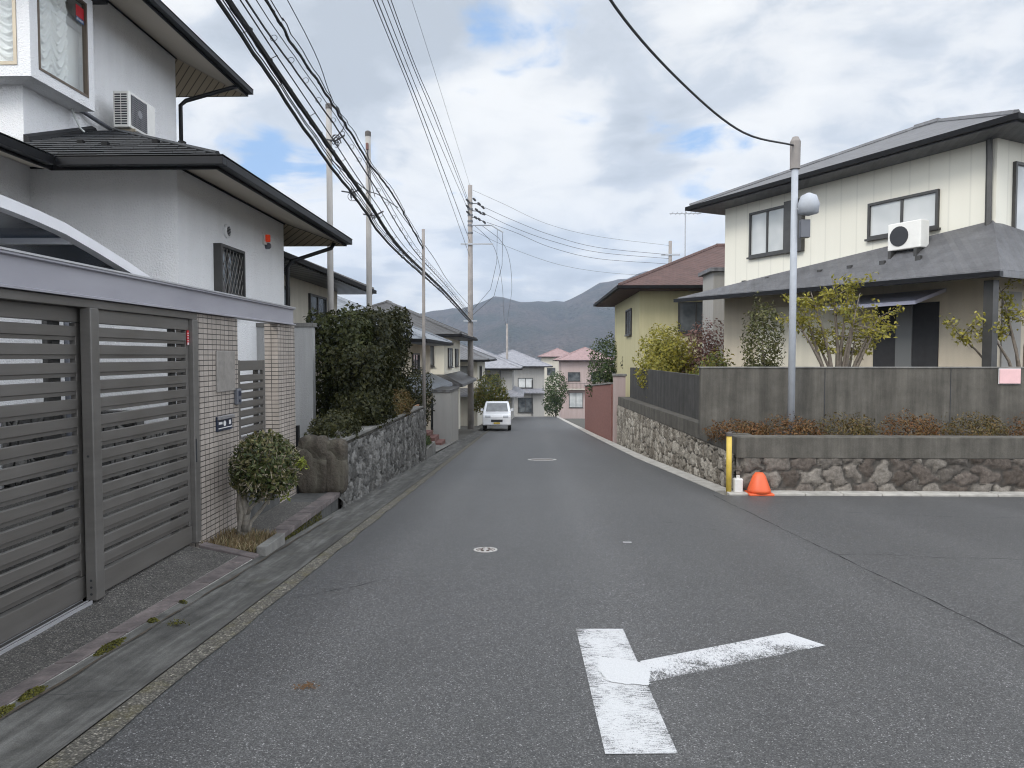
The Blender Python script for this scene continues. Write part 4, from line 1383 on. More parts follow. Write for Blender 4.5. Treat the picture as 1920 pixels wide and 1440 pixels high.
# carport with an arched smoked roof
cp = thing('carport', (-5.0, 4.5, -0.3), 'arched carport with white rim and smoked sheets behind the sliding gate', 'carport')
arc = [(-0.6, 2.20), (0.3, 2.34), (1.2, 2.43), (2.2, 2.49), (3.2, 2.515), (4.0, 2.51), (4.514, 2.489), (4.806, 2.465), (5.109, 2.429), (5.484, 2.351), (5.926, 2.25), (6.249, 2.165), (6.5, 2.09)]
def arc_sheet(x0, x1, dz0, dz1):
    mb = MB()
    for (ya, za), (yb, zb_) in zip(arc[:-1], arc[1:]):
        mb.hexa([(x0, ya, za + dz0), (x1, ya, za + dz0), (x1, yb, zb_ + dz0), (x0, yb, zb_ + dz0)], [(x0, ya, za + dz1), (x1, ya, za + dz1), (x1, yb, zb_ + dz1), (x0, yb, zb_ + dz1)])
    return mb
obj('front_rim', arc_sheet(-3.45, -3.37, -0.045, 0.035), M['white_metal'], cp)
obj('rear_rim', arc_sheet(-6.95, -6.87, -0.045, 0.035), M['white_metal'], cp)
obj('roof_sheet', arc_sheet(-6.86, -3.46, 0.0, 0.006), M['smoked_sheet'], cp)
mb = MB()
for (ya, za) in ((1.2, 2.43), (2.7, 2.50), (4.2, 2.502), (5.3, 2.39), (6.2, 2.178)):
    mb.box(-6.86, -3.46, ya - .025, ya + .025, za - .05, za - .006)
obj('purlin', mb, M['white_metal'], cp)
for xv in (-4.3, -5.15, -6.0):
    obj('rib', arc_sheet(xv, xv + .05, -0.055, -0.008), M['white_metal'], cp)
for xv, yv in ((-5.55, 8.15), (-5.62, 8.5)):
    pass
obj('post', MB().box(-5.2, -5.1, 6.33, 6.43, -0.3, 2.12), M['dark_metal'], cp)
obj('eave_rail', MB().box(-6.9, -3.4, 6.44, 6.52, 2.02, 2.085), M['white_metal'], cp)

# garden strip behind the gate
gp = struct('forecourt', MB().poly([(-7.1, -2, -.285), (-3.28, -2, -.285), (-3.28, 10.0, -.285), (-7.1, 10.0, -.285)]), M['apron'])
gw = obj('garden_wall', MB().box(-7.1, -5.3, 9.35, 9.6, -.3, .75).box(-5.3, -5.06, 9.35, 14.3, -.3, .55), M['rubble_grey'], at=(-6, 9.5, -.3))
tag(gw, 'low dark stone garden wall seen through the gate slats', 'garden wall')
dp = thing('drain_pipe_stand', (-5.9, 8.3, -.3), 'pair of grey rain pipes standing behind the sliding gate', 'pipe')
obj('pipe', MB().tube([(-5.62, 8.15, -.28), (-5.62, 8.15, 2.0)], .055, 8), M['dark_metal'], dp)
obj('pipe', MB().tube([(-5.42, 8.2, -.28), (-5.42, 8.2, 2.0)], .035, 8), M['plastic_grey'], dp)

# apron in front of the gate, with a brick-coloured border
def apron_pt(y, f, lift=0.0):
    xe = np.interp(y, [0, 3.26, 6.69], [-2.49, -2.53, -2.60])
    zi, ze = GZ0 - .012, zr(y) + 0.03 + 0.0 * y
    x = GX + f * (xe - GX)
    return (float(x), y, float(zi + (ze - zi) * f + lift))
mb, mbb = MB(), MB()
ys_ = [-3, -1, 0] + [0.6 * i for i in range(1, 11)] + [6.50]
for a, b in zip(ys_[:-1], ys_[1:]):
    mb.add([apron_pt(a, -0.1), apron_pt(a, .77), apron_pt(b, .77), apron_pt(b, -0.1)], [(0, 1, 2, 3)])
struct('apron', mb, M['apron'])
yv = -1.0
lst = [-1.0]
while yv < 6.4:
    yv += random.uniform(.5, .7)
    lst.append(min(yv, 6.5))
mm = MB()
for a, b in zip(lst[:-1], lst[1:]):
    a2, b2 = a + .008, b - .008
    top = [apron_pt(a2, .78, .006), apron_pt(a2, 1.0, .006), apron_pt(b2, 1.0, .006), apron_pt(b2, .78, .006)]
    mbb.hexa([(x, y, z - .12) for x, y, z in top], top)
    top = [apron_pt(a, .765, .0), apron_pt(a, 1.012, -.006), apron_pt(b, 1.012, -.006), apron_pt(b, .765, .0)]
    mm.hexa([(x, y, z - .11) for x, y, z in top], top)
mbb.hexa([(-3.10, 6.51, -.5), (-2.575, 6.51, -.56), (-2.575, 6.64, -.56), (-3.10, 6.64, -.5)], [(-3.10, 6.51, -.272), (-2.575, 6.51, -.385), (-2.575, 6.64, -.39), (-3.10, 6.64, -.275)])
bo = struct('border_stones', mbb, M['border_stone'], bevel=.006)
obj('mortar', mm, M['mortar'], bo)
# moss cushions along the border
P, N = [], []
for (y0, y1) in ((2.9, 3.05), (3.10, 3.32), (3.36, 3.55), (3.98, 4.3), (4.6, 4.68), (5.05, 5.1), (2.5, 2.7)):
    for i in range(int(900 * (y1 - y0) / .25)):
        yv = random.uniform(y0, y1)
        f = (yv - y0) / (y1 - y0)
        wd = .032 * math.sin(math.pi * min(max(f, .08), .92)) + .008
        u = random.uniform(-1, 1)
        ex, ey, ez = apron_pt(yv, 1.0)
        P.append((ex + .022 + u * wd, yv, ez - .012 + .02 * (1 - u * u) * math.sin(math.pi * f)))
        N.append((u * .6, 0, 1))
N = np.array(N) + rng.normal(scale=.35, size=(len(N), 3))
N /= np.linalg.norm(N, axis=1, keepdims=True)
tag(leaf_mesh('moss', P, N, .014, M['moss'], at=(-2.5, 3.5, -.2)), 'olive moss cushions along the edge of the gate apron', 'moss', kind='stuff')
P = np.array([(-2.36 + random.gauss(0, .035), 4.62 + random.gauss(0, .02), zr(4.62) + .012 + abs(random.gauss(0, .006))) for i in range(160)])
tag(leaf_mesh('moss', P, np.tile((0, 0, 1.), (160, 1)) + rng.normal(scale=.3, size=(160, 3)), .014, M['moss'], at=(-2.36, 4.62, zr(4.62))), 'small brownish moss tuft in the concrete gutter', 'moss', kind='stuff')

# planter with the clipped shrub
pl = thing('planter', (-2.85, 6.95, -.5), 'small kerbed planting bed of dry grass at the foot of the near pillar', 'planter')
mb = MB().hexa([(-2.615, 6.66, -.6), (-2.52, 6.66, -.6), (-2.545, 7.26, -.6), (-2.64, 7.26, -.6)], [(-2.615, 6.66, -.325), (-2.52, 6.66, -.325), (-2.545, 7.26, -.345), (-2.64, 7.26, -.345)])
obj('kerb_block', mb, M['cap_concrete'], pl, bevel=.008)
obj('bed_soil', MB().poly([(-3.165, 6.645, -.36), (-2.61, 6.645, -.40), (-2.64, 7.3, -.41), (-3.165, 7.3, -.37)]), M['soil'], pl)
n = 1500
P = np.stack([rng.uniform(-3.15, -2.63, n), rng.uniform(6.66, 7.3, n), np.full(n, -.40)], 1)
P[:, 2] += (P[:, 0] + 2.63) * -.07
N = rng.normal(size=(n, 3))
N[:, 2] *= .15
N /= np.linalg.norm(N, axis=1, keepdims=True)
g_ = leaf_mesh('dry_grass', P, N, .085, M['straw'], at=(-2.9, 7, -.4), aspect=.09, droop=-2.2)
tag(g_, 'dry straw-coloured stubble grass growing in the planting bed', 'grass', kind='stuff')
n = 900
P = np.stack([rng.normal(-2.83, .13, n), rng.normal(6.80, .09, n), np.full(n, -.385)], 1)
P = P[(P[:, 1] > 6.66) & (P[:, 0] < -2.63)]
N = rng.normal(scale=.4, size=(len(P), 3)) + (0, 0, 1)
N /= np.linalg.norm(N, axis=1, keepdims=True)
tag(leaf_mesh('moss', P, N, .022, M['moss'], at=(-2.8, 6.8, -.38)), 'green moss at the front of the planting bed', 'moss', kind='stuff')
sh = thing('clipped_shrub', (-2.95, 7.18, -.4), 'round clipped evergreen shrub with bare twisted stems beside the near pillar', 'shrub')
mb = MB()
def branch(pts, r0, r1, n=7):
    mb.tube(pts, [r0 + (r1 - r0) * i / (len(pts) - 1) for i in range(len(pts))], n)
branch([(-2.95, 7.18, -.42), (-2.965, 7.18, -.28), (-2.95, 7.17, -.1), (-2.97, 7.18, .05), (-2.93, 7.2, .25), (-2.9, 7.2, .45)], .055, .02)
branch([(-2.94, 7.17, -.30), (-2.90, 7.16, -.12), (-2.93, 7.15, .06), (-2.84, 7.13, .2), (-2.75, 7.12, .4)], .045, .015)
branch([(-2.97, 7.19, -.25), (-3.0, 7.2, -.05), (-2.99, 7.2, .1), (-3.03, 7.22, .3)], .04, .014)
branch([(-2.92, 7.19, -.38), (-2.88, 7.2, -.22), (-2.76, 7.19, -.08), (-2.66, 7.17, .06), (-2.62, 7.15, .2)], .026, .010)
branch([(-2.91, 7.15, -.15), (-2.83, 7.12, -.03), (-2.72, 7.08, .05), (-2.6, 7.07, .12)], .02, .008)
branch([(-2.9, 7.14, .1), (-2.75, 7.05, .14), (-2.62, 7.0, .12)], .014, .006)
obj('stem', mb, M['pale_bark'], sh, smooth=True)
ctr = Vector((-2.70, 7.15, .36))
mb = MB()
for i in range(340):
    u = Vector((random.gauss(0, 1), random.gauss(0, 1), random.gauss(.25, 1))).normalized()
    a = ctr + Vector((u.x * .20, u.y * .20, u.z * .19))
    e = ctr + Vector((u.x * .35, u.y * .345, u.z * .35)) * random.uniform(.9, 1.10)
    m_ = (a + e) / 2 + Vector((random.uniform(-.05, .05), random.uniform(-.05, .05), random.uniform(-.05, .05)))
    mb.tube([a, m_, e], [.006, .005, .0034], 4)
obj('twig', mb, M['twig_bark'], sh)
P, N = blob_points([(*ctr, .35, .35, .35), (-2.68, 7.1, .44, .30, .30, .28), (-2.78, 7.15, .28, .27, .26, .22), (-2.65, 7.15, .24, .25, .24, .2)], 6400, .42, .035)
keep = (P[:, 2] > .0) & ~((P[:, 2] < .16) & (rng.random(len(P)) < .45))
leaf_mesh('leaves', P[keep], N[keep], .056, M['leaf_topiary'], sh, aspect=.42)
P, N = blob_points([(-2.33, 7.16, .40, .05, .05, .05)], 60, .8, .1)
P2, N2 = blob_points([(-2.49, 7.13, .07, .03, .03, .03)], 14, .8, .1)
leaf_mesh('young_leaves', np.concatenate([P, P2]), np.concatenate([N, N2]), .06, M['leaf_young'], sh, aspect=.4)

# landing before the small gate
ld = thing('entrance_landing', (-2.9, 8.4, -.6), 'low concrete landing with a reddish stone edge in front of the small gate', 'landing')
obj('slab', MB().box(-3.166, -2.765, 7.31, 9.6, -.7, -.372), M['step_concrete'], ld)
obj('slab_top', MB().poly([(-3.166, 7.31, -.367), (-2.767, 7.31, -.367), (-2.767, 9.6, -.374), (-3.166, 9.6, -.374)]), M['apron'], ld)
mb = MB()
yv = 7.30
while yv < 9.5:
    y2 = min(yv + .2, 9.56)
    mb.box(-2.762, -2.585, yv + .003, y2 - .003, -.425, -.363 + random.uniform(-.002, .002))
    yv += .2
obj('edge_stones', mb, M['border_stone'], ld, bevel=.005)
obj('riser', MB().box(-2.763, -2.625, 7.31, 9.6, -.75, -.428), M['step_concrete'], ld)
obj('gate_step', MB().box(-3.6, -3.168, 7.635, 8.855, -.5, -.14), M['step_concrete'], ld)
n = 700
P = np.stack([np.full(n, -2.61) + rng.uniform(-.012, .02, n), rng.uniform(7.4, 8.75, n), np.zeros(n)], 1)
P[:, 2] = zr(P[:, 1]) + .02 + rng.random(n) * (-.44 - zr(P[:, 1]))
N = np.tile((1., 0, .3), (n, 1)) + rng.normal(scale=.4, size=(n, 3))
N /= np.linalg.norm(N, axis=1, keepdims=True)
tag(leaf_mesh('moss', P, N, .03, M['moss'], at=(-2.6, 8, -.5), aspect=.25, droop=1.5), 'hanging moss on the riser of the entrance landing', 'moss', kind='stuff')

#PART3
# ------------------------------------------------------------------ houses
def hip_roof_mb(x0, x1, y0, y1, z, s, t=0.16, gable=False):
    top = MB()
    wx, wy = x1 - x0, y1 - y0
    if gable:
        if wx >= wy:
            ym, h = (y0 + y1) / 2, wy / 2 * s
            for sg_ in (0, 1):
                ye = (y0, y1)[sg_]
                top.hexa([(x0, ye, z), (x1, ye, z), (x1, ym, z + h), (x0, ym, z + h)][::(1 if sg_ == 0 else -1)],
                         [(x0, ye, z + t), (x1, ye, z + t), (x1, ym, z + h + t), (x0, ym, z + h + t)][::(1 if sg_ == 0 else -1)])
        else:
            xm, h = (x0 + x1) / 2, wx / 2 * s
            for xe in (x0, x1):
                top.hexa([(xe, y0, z), (xm, y0, z + h), (xm, y1, z + h), (xe, y1, z)], [(xe, y0, z + t), (xm, y0, z + h + t), (xm, y1, z + h + t), (xe, y1, z + t)])
    else:
        hip_top(top, x0, x1, y0, y1, z + t, s)
        hx = [(x0, y0), (x1, y0), (x1, y1), (x0, y1)]
        for i in range(4):
            a, b = hx[i], hx[(i + 1) % 4]
            top.poly([(*a, z), (*b, z), (*b, z + t), (*a, z + t)])
        top.poly([(*q, z) for q in reversed(hx)])
        # ridge and hip caps
        if wx >= wy:
            h = wy / 2
            A, B = (x0 + h, y0 + h, z + t + h * s), (x1 - h, y0 + h, z + t + h * s)
            ends = [(A, (x0, y0)), (A, (x0, y1)), (B, (x1, y0)), (B, (x1, y1))]
        else:
            h = wx / 2
            A, B = (x0 + h, y0 + h, z + t + h * s), (x0 + h, y1 - h, z + t + h * s)
            ends = [(A, (x0, y0)), (A, (x1, y0)), (B, (x0, y1)), (B, (x1, y1))]
        top.tube([A, B], .11, 6)
        for p, q in ends:
            top.tube([p, (*q, z + t)], .08, 6)
    return top
def window(root, face, u, z, w_, h_, W, D, fm='dark_metal', pm='dark_glass', shutter=None, mull=1):
    """window in local house coordinates on face f (front y=0), r (x=W) or l (x=0)"""
    def T(mb, pr=0.0):
        out = MB()
        out.f = list(mb.f)
        for (a, dd, c) in mb.v:
            out.v.append({'f': (a, -dd, c), 'r': (W + dd, a, c), 'l': (-dd, a, c)}[face])
        return out
    f = MB()
    t = .06
    f.box(u, u + w_, -.02, .07, z, z + t).box(u, u + w_, -.02, .07, z + h_ - t, z + h_)
    f.box(u, u + t, -.02, .07, z + t, z + h_ - t).box(u + w_ - t, u + w_, -.02, .07, z + t, z + h_ - t)
    for i in range(mull):
        c = u + w_ * (i + 1) / (mull + 1)
        f.box(c - .03, c + .03, -.02, .05, z + t, z + h_ - t)
    if pm == 'dark_glass' and random.random() < .45:
        pm = random.choice(('obscure_glass', 'frosted_glass'))
    fo = obj('window', T(f), M[fm], root, world=False)
    obj('pane', T(MB().box(u + t, u + w_ - t, .012, .02, z + t, z + h_ - t)), M[pm], fo, world=False)
    obj('sill', T(MB().box(u - .04, u + w_ + .04, -.0, .11, z - .05, z - .002)), M[fm], fo, world=False)
    if shutter:
        obj('shutter_box', T(MB().box(u + w_ + .01, u + w_ + shutter, -.0, .14, z - .06, z + h_ + .06)), M['dark_metal'], root, world=False)
    return fo
def house(name, loc, W, D, zb, zt, wallm, roofm, label, over=.7, s=.42, rz=0, gable=False, wins=(), skirt=None, cat='house', group=None, lower=None, fascia='black_trim', fz=None):
    t = thing(name, loc, label, cat, group, rz)
    if lower:
        obj('upper_wall', MB().box(0, W, 0, D, lower[1], zt), M[wallm], t, world=False)
        obj('lower_wall', MB().box(0.002, W - .002, .002, D - .002, zb, lower[1] - .002), M[lower[0]], t, world=False)
    else:
        obj('wall', MB().box(0, W, 0, D, zb, zt), M[wallm], t, world=False)
    if gable:
        g = MB()
        if W >= D:
            for x in (0.01, W - .06):
                g.prism([(0, zt), (D, zt), (D / 2, zt + D / 2 * s)], 'x', x, x + .05)
        else:
            for y in (0.01, D - .06):
                g.prism([(0, zt), (W, zt), (W / 2, zt + W / 2 * s)], 'y', y, y + .05)
        obj('gable', g, M[wallm], t, world=False)
    r_ = obj('roof', hip_roof_mb(-over, W + over, -over, D + over, (zt - over * s if gable else zt + .002), s, gable=gable), M[roofm], t, world=False)
    g = MB()
    e = over + .002
    zg = zt - (over * s if gable else 0)
    g.box(-e - .1, -e, -e - .1, D + e + .1, zg + .03, zg + .14).box(W + e, W + e + .1, -e - .1, D + e + .1, zg + .03, zg + .14)
    if not gable:
        g.box(-e, W + e, -e - .1, -e, zg + .03, zg + .14)
    obj('gutter', g, M[fascia], r_, world=False)
    for wdw in wins:
        window(t, *wdw[:5], W, D, **(wdw[5] if len(wdw) > 5 else {}))
    if skirt:
        z, proj, s2, sides = skirt
        m_ = MB()
        rise = proj * s2
        if 'f' in sides:
            x0 = -proj if 'l' in sides else 0
            x1 = W + proj if 'r' in sides else W
            m_.hexa([(x0, -proj, z), (x1, -proj, z), (W, -.003, z), (0, -.003, z)], [(x0, -proj, z + .13), (x1, -proj, z + .13), (W, -.003, z + rise + .13), (0, -.003, z + rise + .13)])
        if 'r' in sides:
            y0 = -proj if 'f' in sides else 0
            m_.hexa([(W + .003, 0, z), (W + proj, y0, z), (W + proj, D, z), (W + .003, D, z)], [(W + .003, 0, z + rise + .13), (W + proj, y0, z + .13), (W + proj, D, z + .13), (W + .003, D, z + rise + .13)])
        if 'l' in sides:
            y0 = -proj if 'f' in sides else 0
            m_.hexa([(-proj, y0, z), (-.003, 0, z), (-.003, D, z), (-proj, D, z)], [(-proj, y0, z + .13), (-.003, 0, z + rise + .13), (-.003, D, z + rise + .13), (-proj, D, z + .13)])
        obj('lower_roof', m_, M[roofm], t, world=False)
    return t

# ---- neighbour behind the hedge
n2 = house('tiled_house', (-13.5, 15.2, -.6), 7.3, 7.6, -1.2, 4.15, 'beige_wall', 'dark_tile', 'two-storey dark-tiled house rising behind the big clipped hedge on the left', over=.95, s=.40,
      wins=[('f', 4.6, 2.9, 1.5, .9), ('r', 1.2, 2.9, 1.7, .95), ('r', 4.6, 2.9, 1.6, .95), ('r', 1.0, .4, 1.8, 1.5)], skirt=(2.15, 1.1, .42, 'fr'))
# grey wall slab between the house and the hedge
cw = thing('garden_wall', (-4.6, 13.0, -.3), 'tall plain grey rendered wall beside the hedge, next to the end of the white house', 'wall')
obj('panel', MB().box(-5.3, -3.97, 12.9, 13.06, -.5, 2.02), M['grey_stucco'], cw)
obj('coping', MB().box(-5.35, -3.94, 12.87, 13.09, 2.025, 2.1), M['cap_concrete'], cw, bevel=.01)

# ---- stone retaining wall on the left with big boulders at its end
sw = thing('stone_wall', (-2.9, 12, -.6), 'rough grey stone retaining wall under the hedge along the left gutter', 'stone wall')
mb = MB()
ys_ = np.linspace(9.62, 18.4, 13)
for a, b in zip(ys_[:-1], ys_[1:]):
    ta, tb = .26 - .012 * (a - 9.6), .26 - .012 * (b - 9.6)
    xa, xb = -2.64 - .012 * (a - 9.6), -2.64 - .012 * (b - 9.6)
    mb.hexa([(-3.15, a, zr(a) - .3), (xa, a, zr(a) - .3), (xb, b, zr(b) - .3), (-3.15, b, zr(b) - .3)], [(-3.15, a, ta), (xa - .05, a, ta), (xb - .05, b, tb), (-3.15, b, tb)])
obj('core', mb, M['wall_concrete'], sw)
masonry('masonry', (-2.615, 9.62), (-2.735, 18.4), lambda f: zr(9.62 + 8.78 * f) - .1, lambda f: .25 - .105 * f, (1, 0), (.17, .24), 'stone_grey', sw, .055, .027, 3)
obj('coping', MB().hexa([(-3.1, 9.62, .262), (-2.66, 9.62, .262), (-2.77, 18.4, .157), (-3.1, 18.4, .157)], [(-3.1, 9.62, .30), (-2.66, 9.62, .30), (-2.77, 18.4, .195), (-3.1, 18.4, .195)]), M['cap_concrete'], sw)
def boulder(cx, cy, cz, rx, ry, rz_, label):
    bm = bmesh.new()
    bmesh.ops.create_icosphere(bm, subdivisions=4, radius=1)
    ph = [random.uniform(0, 6) for _ in range(6)]
    m_ = MB()
    for v in bm.verts:
        u = v.co.normalized()
        p = u * (abs(u.x) ** 4.5 + abs(u.y) ** 4.5 + abs(u.z) ** 4.5) ** (-1 / 4.5)
        k_ = 1 + .03 * math.sin(3 * u.x + ph[0]) * math.sin(3 * u.z + ph[1]) + .03 * math.sin(8 * u.x + ph[2]) * math.sin(7 * u.z + ph[3]) + .015 * math.sin(19 * u.x + ph[4]) * math.sin(17 * u.z + ph[5])
        m_.v.append((cx + p.x * rx * k_, cy + p.y * ry * k_, cz + p.z * rz_ * k_))
    m_.f = [tuple(v.index for v in f.verts) for f in bm.faces]
    bm.free()
    o_ = obj('boulder', m_, M['boulder'], at=(cx, cy, cz), smooth=True)
    tag(o_, label, 'boulder', 'boulders at the end of the retaining wall')
boulder(-2.98, 9.66, .0, .235, .17, .40, 'wider brown boulder at the wall end, next to the black strip of the tiled pillar')
boulder(-2.675, 9.68, -.02, .16, .15, .38, 'smaller boulder at the wall end, touching the street face of the stone wall')

# ---- clipped hedge shrubs
gh = 'clipped hedge shrubs on the stone wall'
bush('hedge_shrub', (-3.75, 14.0, .2), [(-3.72, 14.0, 1.3, .50, .78, 1.02), (-3.72, 14.0, .8, .4, .6, .7)], 8000, .105, 'leaf_hedge_light', 'tall clipped hedge shrub at the near end of the wall, lighter green than the others', 'hedge', gh, [(-3.72, 14, 1.2)], .07, True, .08, .55)
bush('hedge_shrub', (-3.5, 15.6, .2), [(-3.5, 15.55, 1.22, .58, .95, 1.22), (-3.5, 15.5, .9, .5, .8, .8)], 12000, .105, 'leaf_hedge', 'big dark box-shaped hedge shrub at the middle of the stone wall', 'hedge', gh, [(-3.5, 15.55, 1.2)], .08, True, .08, .55)
bush('hedge_shrub', (-3.5, 17.3, .2), [(-3.6, 17.3, 1.25, .60, .98, 1.32), (-3.6, 17.3, .9, .5, .8, .9)], 12000, .105, 'leaf_hedge', 'big dark hedge shrub at the far end of the stone wall', 'hedge', gh, [(-3.6, 17.3, 1.2)], .08, True, .08, .55)
bush('hedge_shrub', (-3.15, 13.2, .2), [(-3.12, 13.3, .92, .38, .95, .70)], 8000, .09, 'leaf_hedge', 'middle-height rounded dark hedge shrub standing in front of the taller ones', 'hedge', gh, [(-3.15, 13.3, .8)], .05, True, .08, .55)
bush('low_shrub', (-3.1, 13.1, .2), [(-3.0, 12.9, .55, .42, .9, .42)], 4200, .07, 'leaf_hedge', 'low rounded dark shrub spilling over the stone wall in front of the hedge', 'shrub', 'low shrubs over the stone wall', [(-3.05, 12.9, .4)], .03, False, .12)
bush('low_shrub', (-3.0, 10.7, .2), [(-3.0, 10.9, .36, .34, .75, .28)], 3600, .06, 'leaf_hedge', 'low dark shrub on top of the boulders at the near end of the wall', 'shrub', 'low shrubs over the stone wall', [(-3.0, 10.7, .3)], .03, False, .14)
bush('low_shrub', (-3.0, 15.6, .15), [(-2.98, 15.7, .40, .36, 1.1, .34)], 3600, .06, 'leaf_rust_green', 'low reddish-brown shrub over the far half of the stone wall', 'shrub', 'low shrubs over the stone wall', [(-3.0, 15.6, .3)], .03, False, .14)

# ---- entrance beyond the stone wall
fe = thing('timber_fence', (-2.95, 19.9, -1.3), 'short orange-brown board fence beyond the stone wall on the left', 'fence')
mb = MB()
for i in range(9):
    mb.box(-3.35, -3.30, 18.7 + i * .27, 18.7 + i * .27 + .25, -1.3, .05)
obj('boards', mb, M['fence_orange'], fe)
obj('rail', MB().box(-3.298, -3.25, 18.7, 21.1, -.25, -.17).box(-3.298, -3.25, 18.7, 21.1, -1.0, -.92), M['fence_orange'], fe)
sb = thing('planting_kerb', (-2.75, 20, -1.35), 'pale grey kerb blocks round a low planted bed on the left roadside', 'kerb')
obj('block', MB().box(-2.86, -2.76, 18.6, 20.6, -1.75, -1.0), M['cap_concrete'], sb, bevel=.01)
obj('block', MB().box(-3.3, -2.762, 20.62, 20.74, -1.75, -1.08), M['cap_concrete'], sb, bevel=.01)
bush('low_shrub', (-3.05, 19.6, -1.1), [(-3.0, 19.6, -.95, .24, .8, .26)], 1500, .06, 'leaf_green', 'small dark green shrub in the kerbed bed past the stone wall', 'shrub', None, [(-3.0, 19.6, -.9)], .03)
stp_ = thing('brick_steps', (-3.2, 24.6, -1.6), 'dark red brick steps in front of the white garden wall', 'steps')
for i in range(3):
    obj('step', MB().box(-3.9, -2.95 - .22 * i, 23.6, 24.7, zr(24) + .16 * i - .2, zr(24) + .16 * (i + 1) - .005), M['step_brick'], stp_)
struct('driveway', MB().add([(-2.73, 20.8, zr(20.8) + .03), (-2.73, 27.5, zr(27.5) + .03), (-5.5, 27.5, zr(27.5) + .25), (-5.5, 20.8, zr(20.8) + .25)], [(0, 1, 2, 3)]), M['cap_concrete'])
ww = thing('garden_wall', (-3.0, 26.3, -1.6), 'white rendered garden wall past the brick steps on the left', 'wall')
obj('panel', MB().box(-3.4, -2.78, 24.9, 27.6, -2.1, .22), M['pale_wall'], ww)
obj('coping', MB().box(-3.45, -2.74, 24.85, 27.65, .222, .3), M['dark_tile'], ww)
bush('garden_tree', (-3.8, 23.6, -1.3), [(-3.75, 23.4, .25, .55, .7, .95), (-3.6, 22.6, -.35, .4, .5, .6)], 2600, .10, 'leaf_hedge', 'narrow dark garden tree in front of the white garden wall', 'tree', None, [(-3.75, 23.4, .6)], .05)

# ---- houses further down on the left
house('tiled_house', (-11.5, 25.5, -1.6), 7.0, 6.6, -1.5, 3.55, 'tan_wall', 'blue_tile', 'tan house with blue-grey tiles halfway down the left side', over=.85, s=.42,
      wins=[('f', 4.9, 2.2, 1.3, 1.0), ('r', 1.5, 2.2, 1.6, 1.0), ('f', 4.6, -.1, 1.6, 1.4)], skirt=(1.75, 1.0, .45, 'fr'))
house('tiled_house', (-11.2, 34.8, -2.3), 7.0, 8.0, -1.5, 4.7, 'cream_wall', 'dark_tile', 'cream house with dark eaves beside the far utility pole on the left', over=.9, s=.42,
      wins=[('f', 5.3, 3.3, 1.2, 1.0), ('r', 1.5, 3.2, 1.8, 1.0), ('r', 5.0, 3.2, 1.4, 1.0), ('f', 4.9, .2, 1.6, 1.5)], skirt=(2.3, 1.0, .45, 'fr'))
house('tiled_house', (-10.5, 47.5, -3.2), 7.0, 8.0, -1.5, 4.3, 'beige_wall', 'grey_tile', 'beige house with grey tiles, third down the left side past the far pole', over=.8, s=.42,
      wins=[('f', 5.0, 3.0, 1.4, 1.0), ('r', 2, 3.0, 1.6, 1.0)], skirt=(2.0, .9, .45, 'fr'))
house('tiled_house', (-9.0, 60.5, -4.2), 7.5, 9, -2, 4.5, 'pale_wall', 'lilac_tile', 'pale house with lilac-grey roof above the parked white car', over=.8, s=.42,
      wins=[('f', 4.6, 3.1, 1.8, 1.0), ('f', 4.4, .6, 2.0, 1.5)], skirt=(2.2, 1.0, .45, 'fr'))
house('tiled_house', (-6.2, 86, -6.0), 8, 8, -3, 6.1, 'pale_wall', 'lilac_tile', 'wide pale house with lilac-grey roof closing the view down the street', over=.9, s=.40,
      wins=[('f', 1.2, 3.6, 1.8, 1.2), ('f', 4.8, 3.6, 1.8, 1.2), ('f', 1.0, .6, 2.2, 1.8), ('f', 4.8, .6, 1.8, 1.8)], skirt=(3.0, 1.0, .4, 'f'))
house('tiled_house', (4.6, 104, -7.5), 7.5, 8, -3, 8.2, 'pink_wall', 'pink_tile', 'pinkish house with pale red roof right of the green tree down the street', over=.8, s=.42,
      wins=[('f', 1.0, 5.3, 1.8, 1.3), ('f', 4.4, 5.3, 1.8, 1.3), ('f', 1.2, 1.4, 2.0, 2.2)])
house('tiled_house', (2.2, 130, -9), 6, 8, -3, 10.2, 'beige_wall', 'pink_tile', 'narrow beige house just left of the pinkish house at the foot of the street', over=.6, s=.42,
      wins=[('f', 1.0, 7.0, 1.5, 1.3), ('f', 3.6, 7.0, 1.5, 1.3)])
for hs in [o_ for o_ in col.objects if o_.parent is None and o_.name.startswith('tiled_house') and o_.location.y > 55]:
    W_ = 7.4
    zb_ = 3.35 if hs.location.y < 100 else 4.6
    bl = obj('balcony', MB().box(.6, 4.0, -.95, -.004, zb_ - .55, zb_ - .42), M['beige_wall'], hs, world=False)
    m_ = MB().box(.6, 4.0, -.95, -.91, zb_ + .38, zb_ + .44)
    for i in range(18):
        m_.box(.62 + i * .196, .65 + i * .196, -.945, -.915, zb_ - .418, zb_ + .378)
    obj('railing', m_, M['dark_metal'], bl, world=False)
    obj('downpipe', MB().tube([(W_ - .9, -.1, .2), (W_ - .9, -.1, zb_ + 1.2)], .05, 6), M['dark_metal'], hs, world=False)
